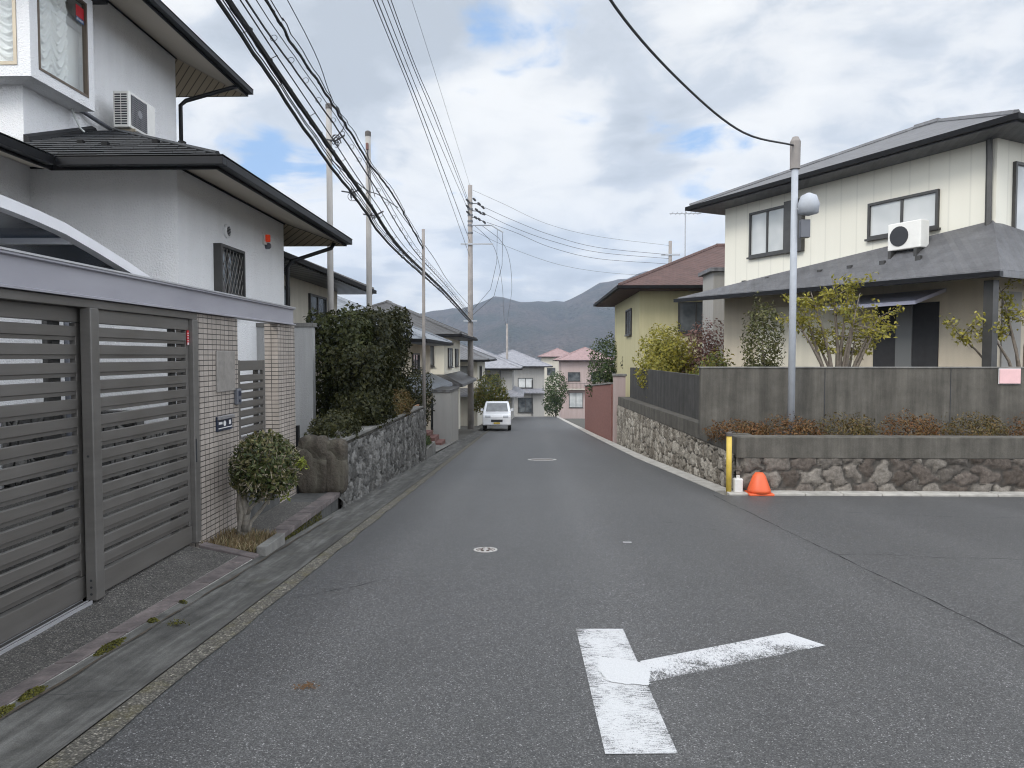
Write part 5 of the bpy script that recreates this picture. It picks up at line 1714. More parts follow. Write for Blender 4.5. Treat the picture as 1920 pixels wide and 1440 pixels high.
# town at the foot of the hills
tw = [(-7, 155, 'pale_wall', 'lilac_tile'), (12, 150, 'beige_wall', 'grey_tile'), (24, 160, 'pale_wall', 'grey_tile'), (5, 185, 'pale_wall', 'pink_tile'), (-14, 190, 'tan_wall', 'lilac_tile'),
      (17, 195, 'pale_wall', 'blue_tile'), (31, 205, 'cream_wall', 'grey_tile'), (-4, 225, 'beige_wall', 'blue_tile'), (9, 235, 'pale_wall', 'lilac_tile'), (26, 250, 'pale_wall', 'pink_tile'),
      (-20, 240, 'pale_wall', 'grey_tile'), (42, 260, 'beige_wall', 'grey_tile'), (2, 280, 'pale_wall', 'grey_tile'), (18, 300, 'cream_wall', 'lilac_tile'), (-12, 310, 'pale_wall', 'pink_tile')]
for i, (x, y, wm_, rm_) in enumerate(tw):
    zb_ = ground_z(x, y)
    house('distant_house', (x, y, zb_), random.uniform(8, 11), 8, -1, random.uniform(6.5, 10), wm_, rm_, 'small far-off house of the valley town below the hills', over=.6, s=.4, group='houses of the valley town', wins=[('f', 1, 4, 2, 1.4), ('f', 5, 4, 2, 1.4)])

# ---- bushes and trees down the street
bush('golden_bush', (-2.5, 45, -3.1), [(-2.55, 45, -.75, 1.0, 1.0, 1.15), (-1.9, 44.8, -1.2, .6, .6, .7), (-3.0, 44.8, -1.4, .7, .7, .8)], 3400, .16, 'leaf_gold', 'round golden-green bush behind the parked white car', 'bush', None, [(-2.5, 45, -.8)], .08)
bush('street_tree', (2.8, 74, -5.2), [(2.75, 74, -2.0, 1.2, 1.2, 1.9), (2.4, 74, -3.6, 1.0, 1.0, 1.2)], 2400, .24, 'leaf_green', 'upright green tree at the bottom end of the road', 'tree', None, [(2.75, 74, -1.8)], .12)
bush('garden_tree', (4.2, 36, -2.4), [(4.0, 36, 1.2, 1.05, 1.1, 1.3), (3.7, 35.6, .1, .8, .9, 1.0), (4.7, 36.4, .5, .8, .8, 1.0)], 4200, .15, 'leaf_green', 'full green tree above the red brick wall on the right', 'tree', None, [(4.0, 36, 1.2), (3.7, 35.6, .2)], .11)
bush('garden_tree', (5.6, 33, -1.9), [(5.3, 33, .9, .9, .9, 1.3)], 2400, .14, 'leaf_hedge', 'very dark tree beside the brown-roofed house on the right', 'tree', None, [(5.3, 33, .8)], .1)
ba = bush('garden_tree', (4.3, 23.0, -.2), [(4.4, 23.0, 1.5, .85, 1.0, .95), (4.0, 22.3, .9, .6, .8, .7), (4.9, 23.4, 1.0, .6, .6, .8)], 6500, .12, 'leaf_yellow', 'yellow-green shrubby tree behind the dark return of the upper wall', 'tree', None, [(4.4, 23, 1.5), (4.0, 22.3, .9)], .07, False, .2, .7)
bush('garden_tree', (5.6, 23.4, .2), [(5.75, 23.4, 1.75, .85, .8, .95), (5.5, 22.8, 1.1, .7, .6, .6)], 2600, .10, 'leaf_red', 'dusky reddish shrub against the left end of the cream house', 'tree', None, [(5.75, 23.4, 1.7)], .07, False, .2, .7)
bush('garden_tree', (5.0, 18.8, .4), [(4.85, 18.6, 1.1, .45, .5, .55), (4.3, 17.6, .95, .4, .5, .35)], 1700, .09, 'leaf_gold', 'low golden shrub at the corner of the upper wall', 'tree', None, [(4.85, 18.6, 1.1)], .05, False, .2, .6)
bush('conifer', (5.75, 17.6, .4), [(5.72, 17.6, 1.7, .48, .48, 1.15), (5.72, 17.6, .8, .52, .52, .6)], 4200, .085, 'leaf_olive', 'olive column-shaped conifer by the wall of the cream house', 'tree', None, [(5.72, 17.6, 1.9)], .06)
def airy_tree(base, tips, n, size, lm, label, cat, r):
    t = thing('garden_tree', base, label, cat)
    mb = MB()
    P, N = [], []
    for tp in tips:
        b = Vector(base)
        tp = Vector(tp)
        mid = b.lerp(tp, .45) + Vector((random.uniform(-.1, .1), random.uniform(-.1, .1), .12))
        mb.tube([b, b.lerp(mid, .5), mid, mid.lerp(tp, .5) + Vector((0, 0, .04)), tp], [r, r * .8, r * .55, r * .35, r * .12], 6)
        for q in range(7):
            f = random.uniform(.4, 1)
            a = mid.lerp(tp, f)
            e = a + Vector((random.gauss(0, .28), random.gauss(0, .28), random.gauss(.10, .18)))
            mb.tube([a, (a + e) / 2 + Vector((0, 0, .03)), e], [r * .18, r * .12, r * .05], 4)
            for _ in range(n):
                s_ = random.uniform(.3, 1.08)
                P.append(tuple(a.lerp(e, s_) + Vector((random.gauss(0, .05), random.gauss(0, .05), random.gauss(0, .05)))))
    obj('trunk', mb, M['bark'], t, smooth=True)
    P = np.array(P)
    N = rng.normal(size=P.shape) + (0, 0, .4)
    N /= np.linalg.norm(N, axis=1, keepdims=True)
    leaf_mesh('crown', P, N, size, M[lm], t)
airy_tree((6.15, 14.3, .4), [(5.55, 14.2, 2.75), (6.05, 14.4, 3.05), (6.6, 14.4, 2.75), (5.3, 14.3, 2.2), (6.95, 14.3, 2.3), (6.3, 13.9, 2.4), (5.8, 14.7, 1.9), (6.6, 14.6, 1.8), (6.3, 14.2, 2.9), (5.5, 14.5, 2.5), (6.85, 14.2, 2.05)], 34, .085, 'leaf_yellow', 'airy yellow-leaved garden tree standing in front of the cream house', 'tree', .06)
airy_tree((9.75, 14.2, .4), [(8.7, 14.1, 2.35), (9.2, 14.2, 2.85), (9.9, 14.2, 2.95), (8.35, 14.1, 1.95), (10.3, 14.0, 2.5), (9.4, 14.3, 2.3)], 26, .085, 'leaf_yellow', 'sparse yellow-green branches at the right end of the cream house', 'tree', .05)

# ---- parked car
def make_car(loc, rz):
    t = thing('parked_car', loc, 'small white car parked nose-on at the left edge of the sloping road', 'car', None, rz)
    W, L = 1.48, 3.4
    prof = [(-L / 2, .28), (-L / 2, .72), (-L / 2 + .06, .86), (-L / 2 + .75, .98), (-L / 2 + 1.3, 1.46), (-L / 2 + 1.7, 1.53), (L / 2 - .45, 1.50), (L / 2 - .08, 1.0), (L / 2, .8), (L / 2, .28)]
    mb = MB()
    for w_, sc_ in ((W, 1.0),):
        nn = len(prof)
        for sgn in (-1, 1):
            for (y, z) in prof:
                tum = max(0, z - .95) * .22
                mb.v.append((sgn * (w_ / 2 - tum), y, z))
        mb.f.append(tuple(range(nn)))
        mb.f.append(tuple(reversed(range(nn, 2 * nn))))
        for i in range(nn):
            mb.f.append((i, nn + i, nn + (i + 1) % nn, (i + 1) % nn))
    obj('body', mb, M['car_white'], t, world=False, bevel=.05)
    y0 = -L / 2
    obj('windscreen', MB().hexa([(-.58, y0 + .77, 1.0), (.58, y0 + .77, 1.0), (.52, y0 + 1.24, 1.42), (-.52, y0 + 1.24, 1.42)], [(-.58, y0 + .74, 1.012), (.58, y0 + .74, 1.012), (.52, y0 + 1.21, 1.435), (-.52, y0 + 1.21, 1.435)]), M['dark_glass'], t, world=False)
    for sgn in (-1, 1):
        obj('side_window', MB().hexa([(sgn * .725, y0 + 1.05, 1.0), (sgn * .735, y0 + 1.05, 1.0), (sgn * .735, L / 2 - .25, 1.0), (sgn * .725, L / 2 - .25, 1.0)],
                                     [(sgn * .635, y0 + 1.38, 1.40), (sgn * .648, y0 + 1.38, 1.40), (sgn * .648, L / 2 - .45, 1.40), (sgn * .635, L / 2 - .45, 1.40)]), M['dark_glass'], t, world=False)
        obj('headlight', MB().box(sgn * .46 - .14, sgn * .46 + .14, y0 - .015, y0 + .05, .66, .80), M['clear_lamp'], t, world=False, bevel=.03)
        mi = MB().box(sgn * .80 - .07, sgn * .80 + .07, y0 + .98, y0 + 1.06, 1.0, 1.14)
        obj('mirror', mi, M['car_white'], t, world=False, bevel=.02)
        for yw in (y0 + .58, L / 2 - .58):
            wv_ = MB().lathe([(.27, -.08), (.285, -.05), (.285, .05), (.27, .08)], (sgn * .66, yw, .285), 20, 'x')
            wh_ = obj('wheel', wv_, M['rubber'], t, world=False)
            obj('rim', MB().lathe([(.17, -.09), (.17, .09)], (sgn * .66, yw, .285), 14, 'x'), M['steel'], wh_, world=False)
    obj('grille', MB().box(-.30, .30, y0 - .012, y0 + .03, .45, .58), M['vent_dark'], t, world=False)
    obj('number_plate', MB().box(-.165, .165, y0 - .022, y0 - .013, .35, .44), M['post_yellow'], t, world=False)
    return t
plain('clear_lamp', (0.55, 0.57, 0.6), 0.1, 0.3, 0.05)
car_ = make_car((-1.75, 38.2, zr(38.2) + .01), R(2))
car_.rotation_euler = (-math.atan(SLOPE), 0, R(2))

# ------------------------------------------------------------------ poles and overhead lines
def pole(name, x, y, zb, zt, r0, r1, m, label, cat='utility pole', group=None, cap=True):
    t = thing(name, (x, y, zb), label, cat, group)
    obj('shaft', MB().tube([(x, y, zb - .5), (x, y, zt)], [r0, r1], 16), M[m], t, smooth=True)
    if cap:
        obj('cap', MB().lathe([(r1 * 1.12, zt - .09), (r1 * 1.14, zt + .02), (r1 * .6, zt + .05)], (x, y, 0), 16), M['pole_cap'], t)
    return t
sp = 'thin steel service poles on the left'
q1 = pole('service_pole', -4.92, 17.5, -1.1, 7.62, .082, .070, 'pole_paint', 'cream steel service pole with dark cap rising just behind the tip of the lower eave', 'service pole', sp)
obj('band', MB().lathe([(.085, 4.35), (.085, 4.40)], (-4.92, 17.5, 0), 14), M['ring_steel'], q1)
q2 = pole('service_pole', -4.30, 19.0, -1.2, 7.42, .080, .070, 'pole_paint', 'cream steel service pole with a rusty box below its dark cap', 'service pole', sp)
obj('breaker_box', MB().box(-4.33, -4.27, 18.87, 18.93, 6.95, 7.12), M['step_brick'], q2)
obj('lead', MB().tube([(-4.30, 18.91, 6.95), (-4.31, 18.9, 6.6), (-4.27, 18.9, 6.3), (-4.25, 18.9, 5.9), (-4.28, 18.9, 5.5)], .012, 5).tube([(-4.29, 18.91, 6.9), (-4.25, 18.9, 6.5), (-4.21, 18.9, 6.1), (-4.1, 18.9, 5.7)], .010, 5), M['wire_grey'], q2)
q3 = pole('service_pole', -3.3, 22.1, -1.45, 5.42, .055, .048, 'pole_concrete', 'short slim grey service pole where the outer cable ends', 'service pole', sp, cap=False)
up = pole('utility_pole', -3.5, 42.0, -2.75, 11.5, .19, .125, 'pole_concrete', 'tall concrete utility pole with crossarms far down the left side', cap=False)
mb = MB()
def arm(x0, x1, y, z, t=.05):
    return MB().box(x0, x1, y - t, y + t, z - t, z + t)
obj('crossarm', arm(-4.05, -2.15, 41.84, 8.05, .045), M['lamp_grey'], up)
obj('crossarm', MB().tube([(-3.4, 41.85, 9.15), (-2.25, 41.85, 9.14), (-1.55, 41.85, 8.72)], .05, 6), M['lamp_grey'], up)
for z_ in (10.45, 10.1, 9.75, 9.4, 9.16, 8.72):
    obj('clamp', MB().lathe([(.16, z_ - .05), (.16, z_ + .05)], (-3.5, 42, 0), 12), M['ring_steel'], up)
for i, (x, z_) in enumerate(((-3.68, 10.55), (-3.68, 10.2), (-3.66, 9.85), (-3.28, 10.6), (-3.0, 10.35), (-2.78, 10.15), (-3.15, 10.0), (-2.95, 9.85), (-2.72, 9.78), (-3.2, 9.55), (-3.0, 9.45), (-2.7, 9.28))):
    obj('insulator', MB().tube([(x - .05, 41.8, z_ + .10), (x + .05, 41.8, z_ + .03), (x + .12, 41.8, z_ - .06)], [.045, .07, .05], 8), M['insulator'], up)
obj('bracket', MB().tube([(-3.4, 41.8, 10.4), (-3.1, 41.8, 10.38), (-2.6, 41.8, 10.1)], .025, 5).tube([(-3.4, 41.8, 9.98), (-3.1, 41.8, 9.95), (-2.7, 41.8, 9.72)], .025, 5).tube([(-3.4, 41.8, 9.6), (-3.1, 41.8, 9.55), (-2.6, 41.8, 9.3)], .022, 5), M['wire_grey'], up)
obj('drop_wire', MB().tube([(-1.9, 41.85, 8.95), (-1.93, 41.85, 7.0), (-2.3, 41.86, 5.4), (-3.35, 41.9, 4.2)], .012, 4).tube([(-1.58, 41.85, 8.7), (-1.62, 41.85, 6.8), (-2.1, 41.86, 5.0), (-3.35, 41.9, 3.9)], .012, 4), M['wire_grey'], up)
obj('crossarm', arm(-3.9, -3.1, 41.84, 3.55, .04), M['lamp_grey'], up)

def smooth_path(pts, n, wob=0.0):
    """Catmull-Rom through the given points, with a little slack"""
    P = [Vector(p) for p in pts]
    P = [P[0] * 2 - P[1]] + P + [P[-1] * 2 - P[-2]]
    out = []
    segs = len(P) - 3
    for s_ in range(segs):
        a, b, c, d_ = P[s_:s_ + 4]
        m_ = max(2, int(n * (c - b).length / sum((P[i + 1] - P[i]).length for i in range(1, len(P) - 2))))
        for i in range(m_ + (s_ == segs - 1)):
            t = i / m_
            q = 0.5 * (2 * b + (c - a) * t + (2 * a - 5 * b + 4 * c - d_) * t * t + (3 * b - a - 3 * c + d_) * t ** 3)
            if wob:
                q += Vector((random.gauss(0, wob), 0, random.gauss(0, wob)))
            out.append(q)
    return out
def lash(path, rad, turns_per_m, r):
    """thin wrap wire wound round a bundle"""
    m_ = MB()
    pts = []
    acc = 0
    for a, b in zip(path[:-1], path[1:]):
        L = (b - a).length
        k_ = max(1, int(L * turns_per_m * 5))
        for i in range(k_):
            t = i / k_
            an = (acc + L * t) * turns_per_m * 2 * math.pi
            pts.append(a.lerp(b, t) + Vector((math.cos(an) * rad, 0, math.sin(an) * rad)))
        acc += L
    return m_.tube(pts, r, 3)
def cable(name, pts, r, m, label, cat='cable', group=None, n=120, wob=0.0, extra=None, sides=6):
    path = smooth_path(pts, n, wob)
    mb = MB().tube(path, r, sides)
    if extra:
        extra(mb, path)
    o_ = obj(name, mb, M[m], at=tuple(path[len(path) // 2]))
    return tag(o_, label, cat, group)
def rings(dz, rr, step, r=.006):
    def f(mb, path):
        acc = 0
        for a, b in zip(path[:-1], path[1:]):
            acc += (b - a).length
            if acc > step:
                acc = random.uniform(-.15, .15)
                c = a + Vector((random.uniform(-.01, .01), 0, dz))
                mb.tube([c + Vector((math.cos(q) * rr, math.sin(q) * rr * .3, math.sin(q) * rr)) for q in np.linspace(0, 2 * math.pi, 11)], r, 4, cap=False)
    return f
def loosely(offs, r, wob=.012):
    def f(mb, path):
        for (dx, dz) in offs:
            ph = random.uniform(0, 6)
            mb.tube([p + Vector((dx + wob * math.sin(i * .33 + ph), 0, dz + wob * math.sin(i * .47 + ph * 2))) for i, p in enumerate(path)], r, 4)
    return f
gb = 'communication cables above the left gutter'
far = lambda z, x=-3.5: [(x, 29, z + .55), (x, 41.8, z)]
A = [(-3.3, -8, 6.9), (-3.3, 2, 6.15), (-3.3, 7.612, 5.276), (-3.3, 9.34, 4.997), (-3.3, 11.219, 4.703), (-3.3, 14.064, 4.416), (-3.3, 17.312, 4.095)] + far(3.45)
B = [(-3.3, -8, 7.0), (-3.3, 2, 6.1), (-3.3, 7.843, 5.389), (-3.3, 9.547, 5.179), (-3.3, 11.52, 4.958), (-3.3, 14.535, 4.643), (-3.3, 18.25, 4.235)] + far(3.55, -3.45)
def exA(mb, path):
    loosely([(.03, .05), (-.03, .06), (.04, .09)], .009, .009)(mb, path)
    for a in path[::4]:
        mb.tube([a + Vector((random.uniform(-.03, .03), 0, random.uniform(-.02, .02))), a + Vector((.03, .12, .10))], .006, 3)
cable('communication_cable', A, .026, 'cable_black', 'lowest sagging black cable bundle with loose violet-black wires, over the left gutter', group=gb, n=150, wob=.006, extra=exA)
def exB(mb, path):
    v = lash(path, .044, 1.4, .008)
    mb.add(v.v, v.f)
    loosely([(.075, .09)], .010, .01)(mb, path)
    for a in path[::5]:
        mb.tube([a + Vector((0, 0, .0)), a + Vector((.078, .1, .095))], .006, 3)
cable('communication_cable', B, .038, 'cable_black', 'thickest straight black cable bundle of the overhead group', group=gb, n=150, extra=exB)
C1 = [(-3.3, -8, 6.9), (-3.3, 2, 6.1), (-3.3, 8.318, 5.623), (-3.3, 9.877, 5.522), (-3.3, 12.005, 5.40), (-3.3, 15.047, 5.121), (-3.3, 20.182, 4.523)] + far(3.9)
def exC(mb, path):
    mb.tube([p + Vector((.055, 0, .10)) for p in path], .0075, 4)
    rings(.05, .045, .55, .005)(mb, path)
cable('communication_cable', C1, .014, 'wire_grey', 'pair of slim wires joined by hanger rings, between the thick bundle and the outer cable', group=gb, n=160, wob=.004, extra=exC)
D = [(-3.3, -8, 7.2), (-3.3, 3, 6.5), (-3.3, 8.962, 5.939), (-3.3, 9.472, 5.892), (-3.3, 10.565, 5.785), (-3.3, 11.761, 5.732), (-3.3, 12.734, 5.649), (-3.3, 14.564, 5.45), (-3.3, 16.098, 5.45), (-3.3, 18.137, 5.29), (-3.3, 22.05, 4.812)]
def exD(mb, path):
    v = lash(path, .022, 2.2, .006)
    mb.add(v.v, v.f)
    mb.tube([p + Vector((.03, 0, .05 + .03 * math.sin(i * .4))) for i, p in enumerate(path)], .008, 4)
cable('communication_cable', D, .021, 'cable_black', 'wavy outer black cable ending at the short slim service pole', group=gb, n=140, wob=.008, extra=exD)
cable('guy_wire', [(-3.25, 0, 7.1), (-3.25, 9.629, 6.265), (-3.28, 11.9, 5.75)], .007, 'wire_grey', 'thin straight wire running down into the wavy outer cable', 'wire', n=40)
cable('service_wire', [(-4.25, 18.93, 6.52), (-3.8, 20.5, 5.7), (-3.3, 24, 4.9), (-3.4, 30, 4.6), (-3.5, 41.8, 4.4)], .010, 'wire_grey', 'thin service wire leaving the boxed service pole towards the far pole', 'wire', n=60)
cable('service_wire', [(-3.32, 12.3, 5.78), (-3.9, 15, 6.3), (-4.86, 17.42, 6.72)], .012, 'cable_black', 'black service wire from the wavy cable up to the nearer cream service pole', 'wire', n=40)
cable('service_wire', [(-4.86, 17.42, 6.3), (-4.5, 17.7, 5.98), (-4.15, 18.2, 5.72), (-3.95, 18.6, 5.7), (-3.4, 18.4, 5.32)], .013, 'wire_grey', 'slack service wire between the two cream service poles', 'wire', n=40)
def coil(c, r, n, label, cat='wire coil'):
    mb = MB()
    for i in range(n):
        rr = r * random.uniform(.55, 1.1)
        o_ = Vector(c) + Vector((random.gauss(0, r * .4), random.gauss(0, r * .4), random.gauss(0, r * .4)))
        ax = random.uniform(0, 3.1)
        mb.tube([o_ + Vector((math.cos(q) * rr * math.cos(ax), math.cos(q) * rr * math.sin(ax), math.sin(q) * rr * random.uniform(.9, 1.0))) for q in np.linspace(0, random.uniform(4.2, 6.2), 14)], .010, 4)
    mb.tube([Vector(c) + Vector((-.3, .02, .05)), Vector(c), Vector(c) + Vector((.25, -.1, .1))], .02, 6)
    tag(obj('wire_coil', mb, M['wire_grey'], at=tuple(c)), label, cat)
coil((-4.72, 17.35, 6.72), .12, 7, 'tangle of spare wire tied to the nearer cream service pole')
coil((-4.62, 18.6, 5.75), .13, 7, 'tangle of spare wire and splice beads just left of the boxed service pole')
coil((-4.05, 18.6, 5.15), .07, 5, 'little loop of wire to the right of the boxed service pole')
gr = 'power lines on the far utility pole'
for pts, r, lab in (
    ([(-3.5, -6, 10.3), (-3.5, 16.104, 9.446), (-3.5, 23.707, 9.028), (-3.5, 41.8, 7.30)], .011, 'lowest, leftmost line of the bundle running up from the far utility pole'),
    ([(-3.5, -6, 10.6), (-3.5, 16.499, 9.64), (-3.5, 24.325, 9.313), (-3.5, 41.8, 8.18)], .014, 'second line from the left in the bundle running up from the far utility pole'),
    ([(-3.5, -6, 10.8), (-3.5, 17.037, 9.904), (-3.5, 25.655, 9.739), (-3.55, 41.8, 9.9)], .011, 'third line from the left in the bundle running up from the far utility pole'),
    ([(-3.35, -6, 11.0), (-3.45, 17.48, 10.121), (-3.45, 26.38, 10.1), (-3.55, 41.8, 10.25)], .012, 'fourth line from the left in the bundle running up from the far utility pole'),
    ([(-3.2, -6, 11.3), (-3.38, 17.6, 10.15), (-3.4, 26.6, 10.25), (-3.6, 41.8, 10.6)], .012, 'rightmost line of the bundle running up from the far utility pole'),
    ([(-3.5, 0, 12.3), (-3.5, 21.363, 12.027), (-3.5, 30.707, 11.80), (-3.5, 41.9, 11.45)], .006, 'single hair-thin wire set apart, reaching the very top of the far utility pole')):
    cable('power_line', pts, r, 'wire_grey', lab, 'power line', gr, n=70)
hy = 46.0
def tp(px_, py_, y):
    return None
gx = 'wires going right from the far utility pole'
for pts, r, lab in (
    ([(-3.35, 41.9, 11.2), (-1.6, 42.6, 10.55), (1.0, 43.6, 9.55), (4.2, 45, 9.0), (9.2, 47, 8.7)], .008, 'topmost thin wire sweeping right from the far utility pole'),
    ([(-2.6, 41.8, 10.15), (-1.0, 42.5, 9.55), (1.3, 43.6, 8.85), (4.3, 45, 8.3), (9.2, 47, 8.1)], .012, 'upper of the three sagging wires to the right of the far utility pole'),
    ([(-2.6, 41.8, 9.78), (-.9, 42.5, 9.1), (1.3, 43.6, 8.5), (4.3, 45, 8.0), (9.2, 47, 7.85)], .012, 'middle of the three sagging wires to the right of the far utility pole'),
    ([(-2.5, 41.8, 9.3), (-.8, 42.5, 8.8), (1.3, 43.6, 8.1), (4.3, 45, 7.6), (9.2, 47, 7.5)], .012, 'lowest of the three sagging wires to the right of the far utility pole'),
    ([(-3.3, 41.9, 8.85), (-1.5, 42.8, 8.1), (2, 44.3, 7.1), (6, 46, 6.75), (9.2, 47, 6.9)], .008, 'faint wire dropping right from the middle of the far utility pole'),
    ([(-3.3, 41.9, 9.2), (-2.2, 44, 8.2), (-2.0, 52, 6.6), (-2.4, 66, 5.2), (-2.6, 82, 4.6)], .012, 'first of two lines running on down the street past the far utility pole'),
    ([(-2.9, 41.9, 9.2), (-1.5, 44, 8.2), (-1.3, 52, 6.6), (-2.0, 66, 5.2), (-2.5, 82, 4.8)], .012, 'second of two lines running on down the street past the far utility pole')):
    cable('power_line', pts, r, 'wire_grey', lab, 'power line', gx, n=50)
pole('utility_pole', -2.6, 82, -5.4, 5.2, .17, .12, 'pole_concrete', 'distant utility pole at the bottom end of the street', cap=False)
hp = pole('utility_pole', 9.2, 47, -3, 9.0, .16, .11, 'pole_concrete', 'distant utility pole standing behind the brown-roofed house', cap=False)
obj('crossarm', MB().box(8.6, 9.8, 46.85, 46.95, 8.05, 8.15), M['lamp_grey'], hp)

# ---- service pole with lamp by the right-hand house, and its drop wire
rp = pole('service_pole', 4.62, 12.62, .3, 5.25, .062, .055, 'lamp_grey', 'grey service pole with a round lamp in front of the cream house', 'service pole', cap=False)
obj('cap', MB().lathe([(.085, 4.75), (.09, 5.22), (.05, 5.30)], (4.62, 12.62, 0), 14), M['pole_concrete'], rp)
lm_ = obj('lamp', MB().lathe([(.02, -.2), (.16, -.16), (.18, 0), (.13, .14), (.03, .19)], (4.82, 12.5, 4.12), 18), M['lamp_grey'], rp, smooth=True)
obj('lamp_arm', MB().tube([(4.62, 12.6, 4.05), (4.82, 12.5, 4.02)], .022, 6), M['lamp_grey'], lm_)
obj('meter_box', MB().box(4.70, 4.86, 12.5, 12.62, 3.55, 3.86), M['plastic_grey'], rp, bevel=.01)
cable('service_wire', [(-2.6, -2, 6.6), (.1, 5.2, 5.12), (0.74, 7, 4.98), (1.93, 9.2, 4.96), (3.3, 11.2, 4.95), (4.6, 12.6, 5.15)], .016, 'cable_black', 'single black drop wire slanting down to the service pole of the cream house', 'wire', n=60, extra=None)

# ------------------------------------------------------------------ right-hand corner plot
lwz = lambda y: .175 - .012 * (y - 11.7)
rw = thing('stone_wall', (3.5, 12, -.7), 'low brown stone retaining wall with a concrete top wrapping the right-hand corner', 'stone wall')
obj('core', MB().box(3.42, 24, 11.74, 12.0, -1.2, -.185), M['wall_concrete'], rw)
masonry('masonry', (3.40, 11.73), (13.0, 11.73), lambda f: -.85, lambda f: -.183, (0, -1), (.36, .26), 'stone_brown', rw, .06, .03, 5)
obj('top_band', MB().box(3.40, 24, 11.695, 12.02, -.182, .165), M['wall_concrete'], rw, bevel=.01)
def street_x(y):
    return 3.41 - .012 * (y - 11.7)
mb, mb2 = MB(), MB()
ys_ = np.linspace(12.03, 26, 12)
for a, b in zip(ys_[:-1], ys_[1:]):
    for m_, z0, z1 in ((mb, lambda y: zr(y) - .4, lambda y: lwz(y) - .30), (mb2, lambda y: lwz(y) - .298, lwz)):
        i = .012 if m_ is mb else 0
        m_.hexa([(street_x(a) + i, a, z0(a)), (3.75, a, z0(a)), (3.75, b, z0(b)), (street_x(b) + i, b, z0(b))], [(street_x(a) + i, a, z1(a)), (3.75, a, z1(a)), (3.75, b, z1(b)), (street_x(b) + i, b, z1(b))])
obj('street_core', mb, M['wall_concrete'], rw)
masonry('street_masonry', (3.415, 11.74), (3.24, 26.0), lambda f: zr(11.7 + 14.3 * f) - .08, lambda f: lwz(11.7 + 14.3 * f) - .30, (-1, 0), (.24, .26), 'stone_light', rw, .05, .034, 8)
obj('street_band', mb2, M['wall_concrete'], rw)
struct('terrace', MB().box(3.74, 24, 12.01, 13.2, -1.2, .12).box(3.74, 26, 13.2, 26.5, -1.5, .35), M['soil'])
cwz = thing('concrete_wall', (6.5, 13, .3), 'long streaked grey concrete garden wall in front of the cream house', 'wall')
obj('panel', MB().box(3.12, 24, 13.0, 13.15, .05, 1.275), M['wall_concrete'], cwz)
obj('coping', MB().box(3.10, 24, 12.985, 13.165, 1.277, 1.30), M['cap_concrete'], cwz)
obj('panel_joint', MB().box(5.35, 5.362, 12.996, 12.999, .3, 1.27).box(7.6, 7.612, 12.996, 12.999, .3, 1.27), M['vent_dark'], cwz)
obj('return_panel', MB().box(3.60, 3.72, 13.6, 25.5, .0, 1.08), M['dark_concrete'], cwz)  # shading of this side put into a darker concrete colour
obj('end_post', MB().box(3.50, 3.72, 13.152, 13.58, .0, 1.12), M['dark_concrete'], cwz)
# azaleas on the terrace between the walls
ga = 'rusty azalea clumps between the two walls'
az = [(3.62, 12.5, .30, 'leaf_rust', 'rust-red azalea clump at the street corner of the terrace'),
      (4.5, 12.5, .42, 'leaf_rust', 'rust-brown azalea clump second from the corner, left of the service pole foot'),
      (5.5, 12.5, .48, 'leaf_rust_green', 'brown-green azalea clump right of the service pole foot'),
      (6.6, 12.5, .5, 'leaf_rust', 'rusty azalea clump at the middle of the terrace wall'),
      (7.7, 12.5, .48, 'leaf_rust_green', 'brown-green azalea clump towards the right end of the terrace'),
      (8.8, 12.5, .5, 'leaf_rust', 'rusty azalea clump at the right edge of the picture')]
for x, y, h_, lm2, lab in az:
    bush('azalea', (x, y, .12), [(x, y, .16, .56, .32, h_ * .72), (x + .3, y + .05, .14, .34, .28, h_ * .6)], 2600, .045, lm2, lab, 'azalea', ga, [(x - .2, y, .3), (x + .2, y, .35)], .015, False, .16, .5)
for x in (9.9, 11):
    pass
# cream house
Lc, Rc = Vector((5.97, 22.0)), Vector((9.61, 15.0))
rzh = math.atan2(Rc.y - Lc.y, Rc.x - Lc.x)
HW = (Rc - Lc).length
ch = house('cream_house', (Lc.x, Lc.y, .35), HW, 7.2, -1.2, 5.62, 'cream_siding', 'grey_tile', 'two-storey cream house with grey roofs standing on the right-hand corner terrace', over=.75, s=.40, rz=rzh,
           lower=('tan_wall', 3.0), wins=[('f', 1.05, 4.02, 1.35, 1.28, dict(pm='frosted_glass', fm='dark_metal', shutter=.62, mull=1)),
                  ('f', 4.95, 3.98, 1.75, .85, dict(pm='frosted_glass', fm='dark_metal', mull=1)),
                  ('r', .55, 3.7, 1.7, 1.5, dict(pm='frosted_glass', fm='dark_metal'))])
# veranda roof along the face
mb = MB()
mb.hexa([(-.55, -1.35, 2.78), (HW + .95, -1.45, 2.62), (HW - .05, -.003, 2.78), (-.35, -.003, 2.9)], [(-.55, -1.35, 2.92), (HW + .95, -1.45, 2.76), (HW - .05, -.003, 3.95), (-.35, -.003, 3.12)])
mb.hexa([(HW - .05, -.003, 2.78), (HW + .95, -1.45, 2.62), (HW + 1.0, 5.5, 2.62), (HW + .004, 5.5, 2.78)], [(HW - .05, -.003, 3.95), (HW + .95, -1.45, 2.76), (HW + 1.0, 5.5, 2.76), (HW + .004, 5.5, 3.3)])
vr = obj('lower_roof', mb, M['grey_tile'], ch, world=False)
obj('gutter', MB().hexa([(-.6, -1.47, 2.78), (HW + 1.0, -1.57, 2.62), (HW + 1.0, -1.46, 2.62), (-.6, -1.36, 2.78)], [(-.6, -1.47, 2.88), (HW + 1.0, -1.57, 2.72), (HW + 1.0, -1.46, 2.72), (-.6, -1.36, 2.88)]), M['black_gutter'], vr, world=False)
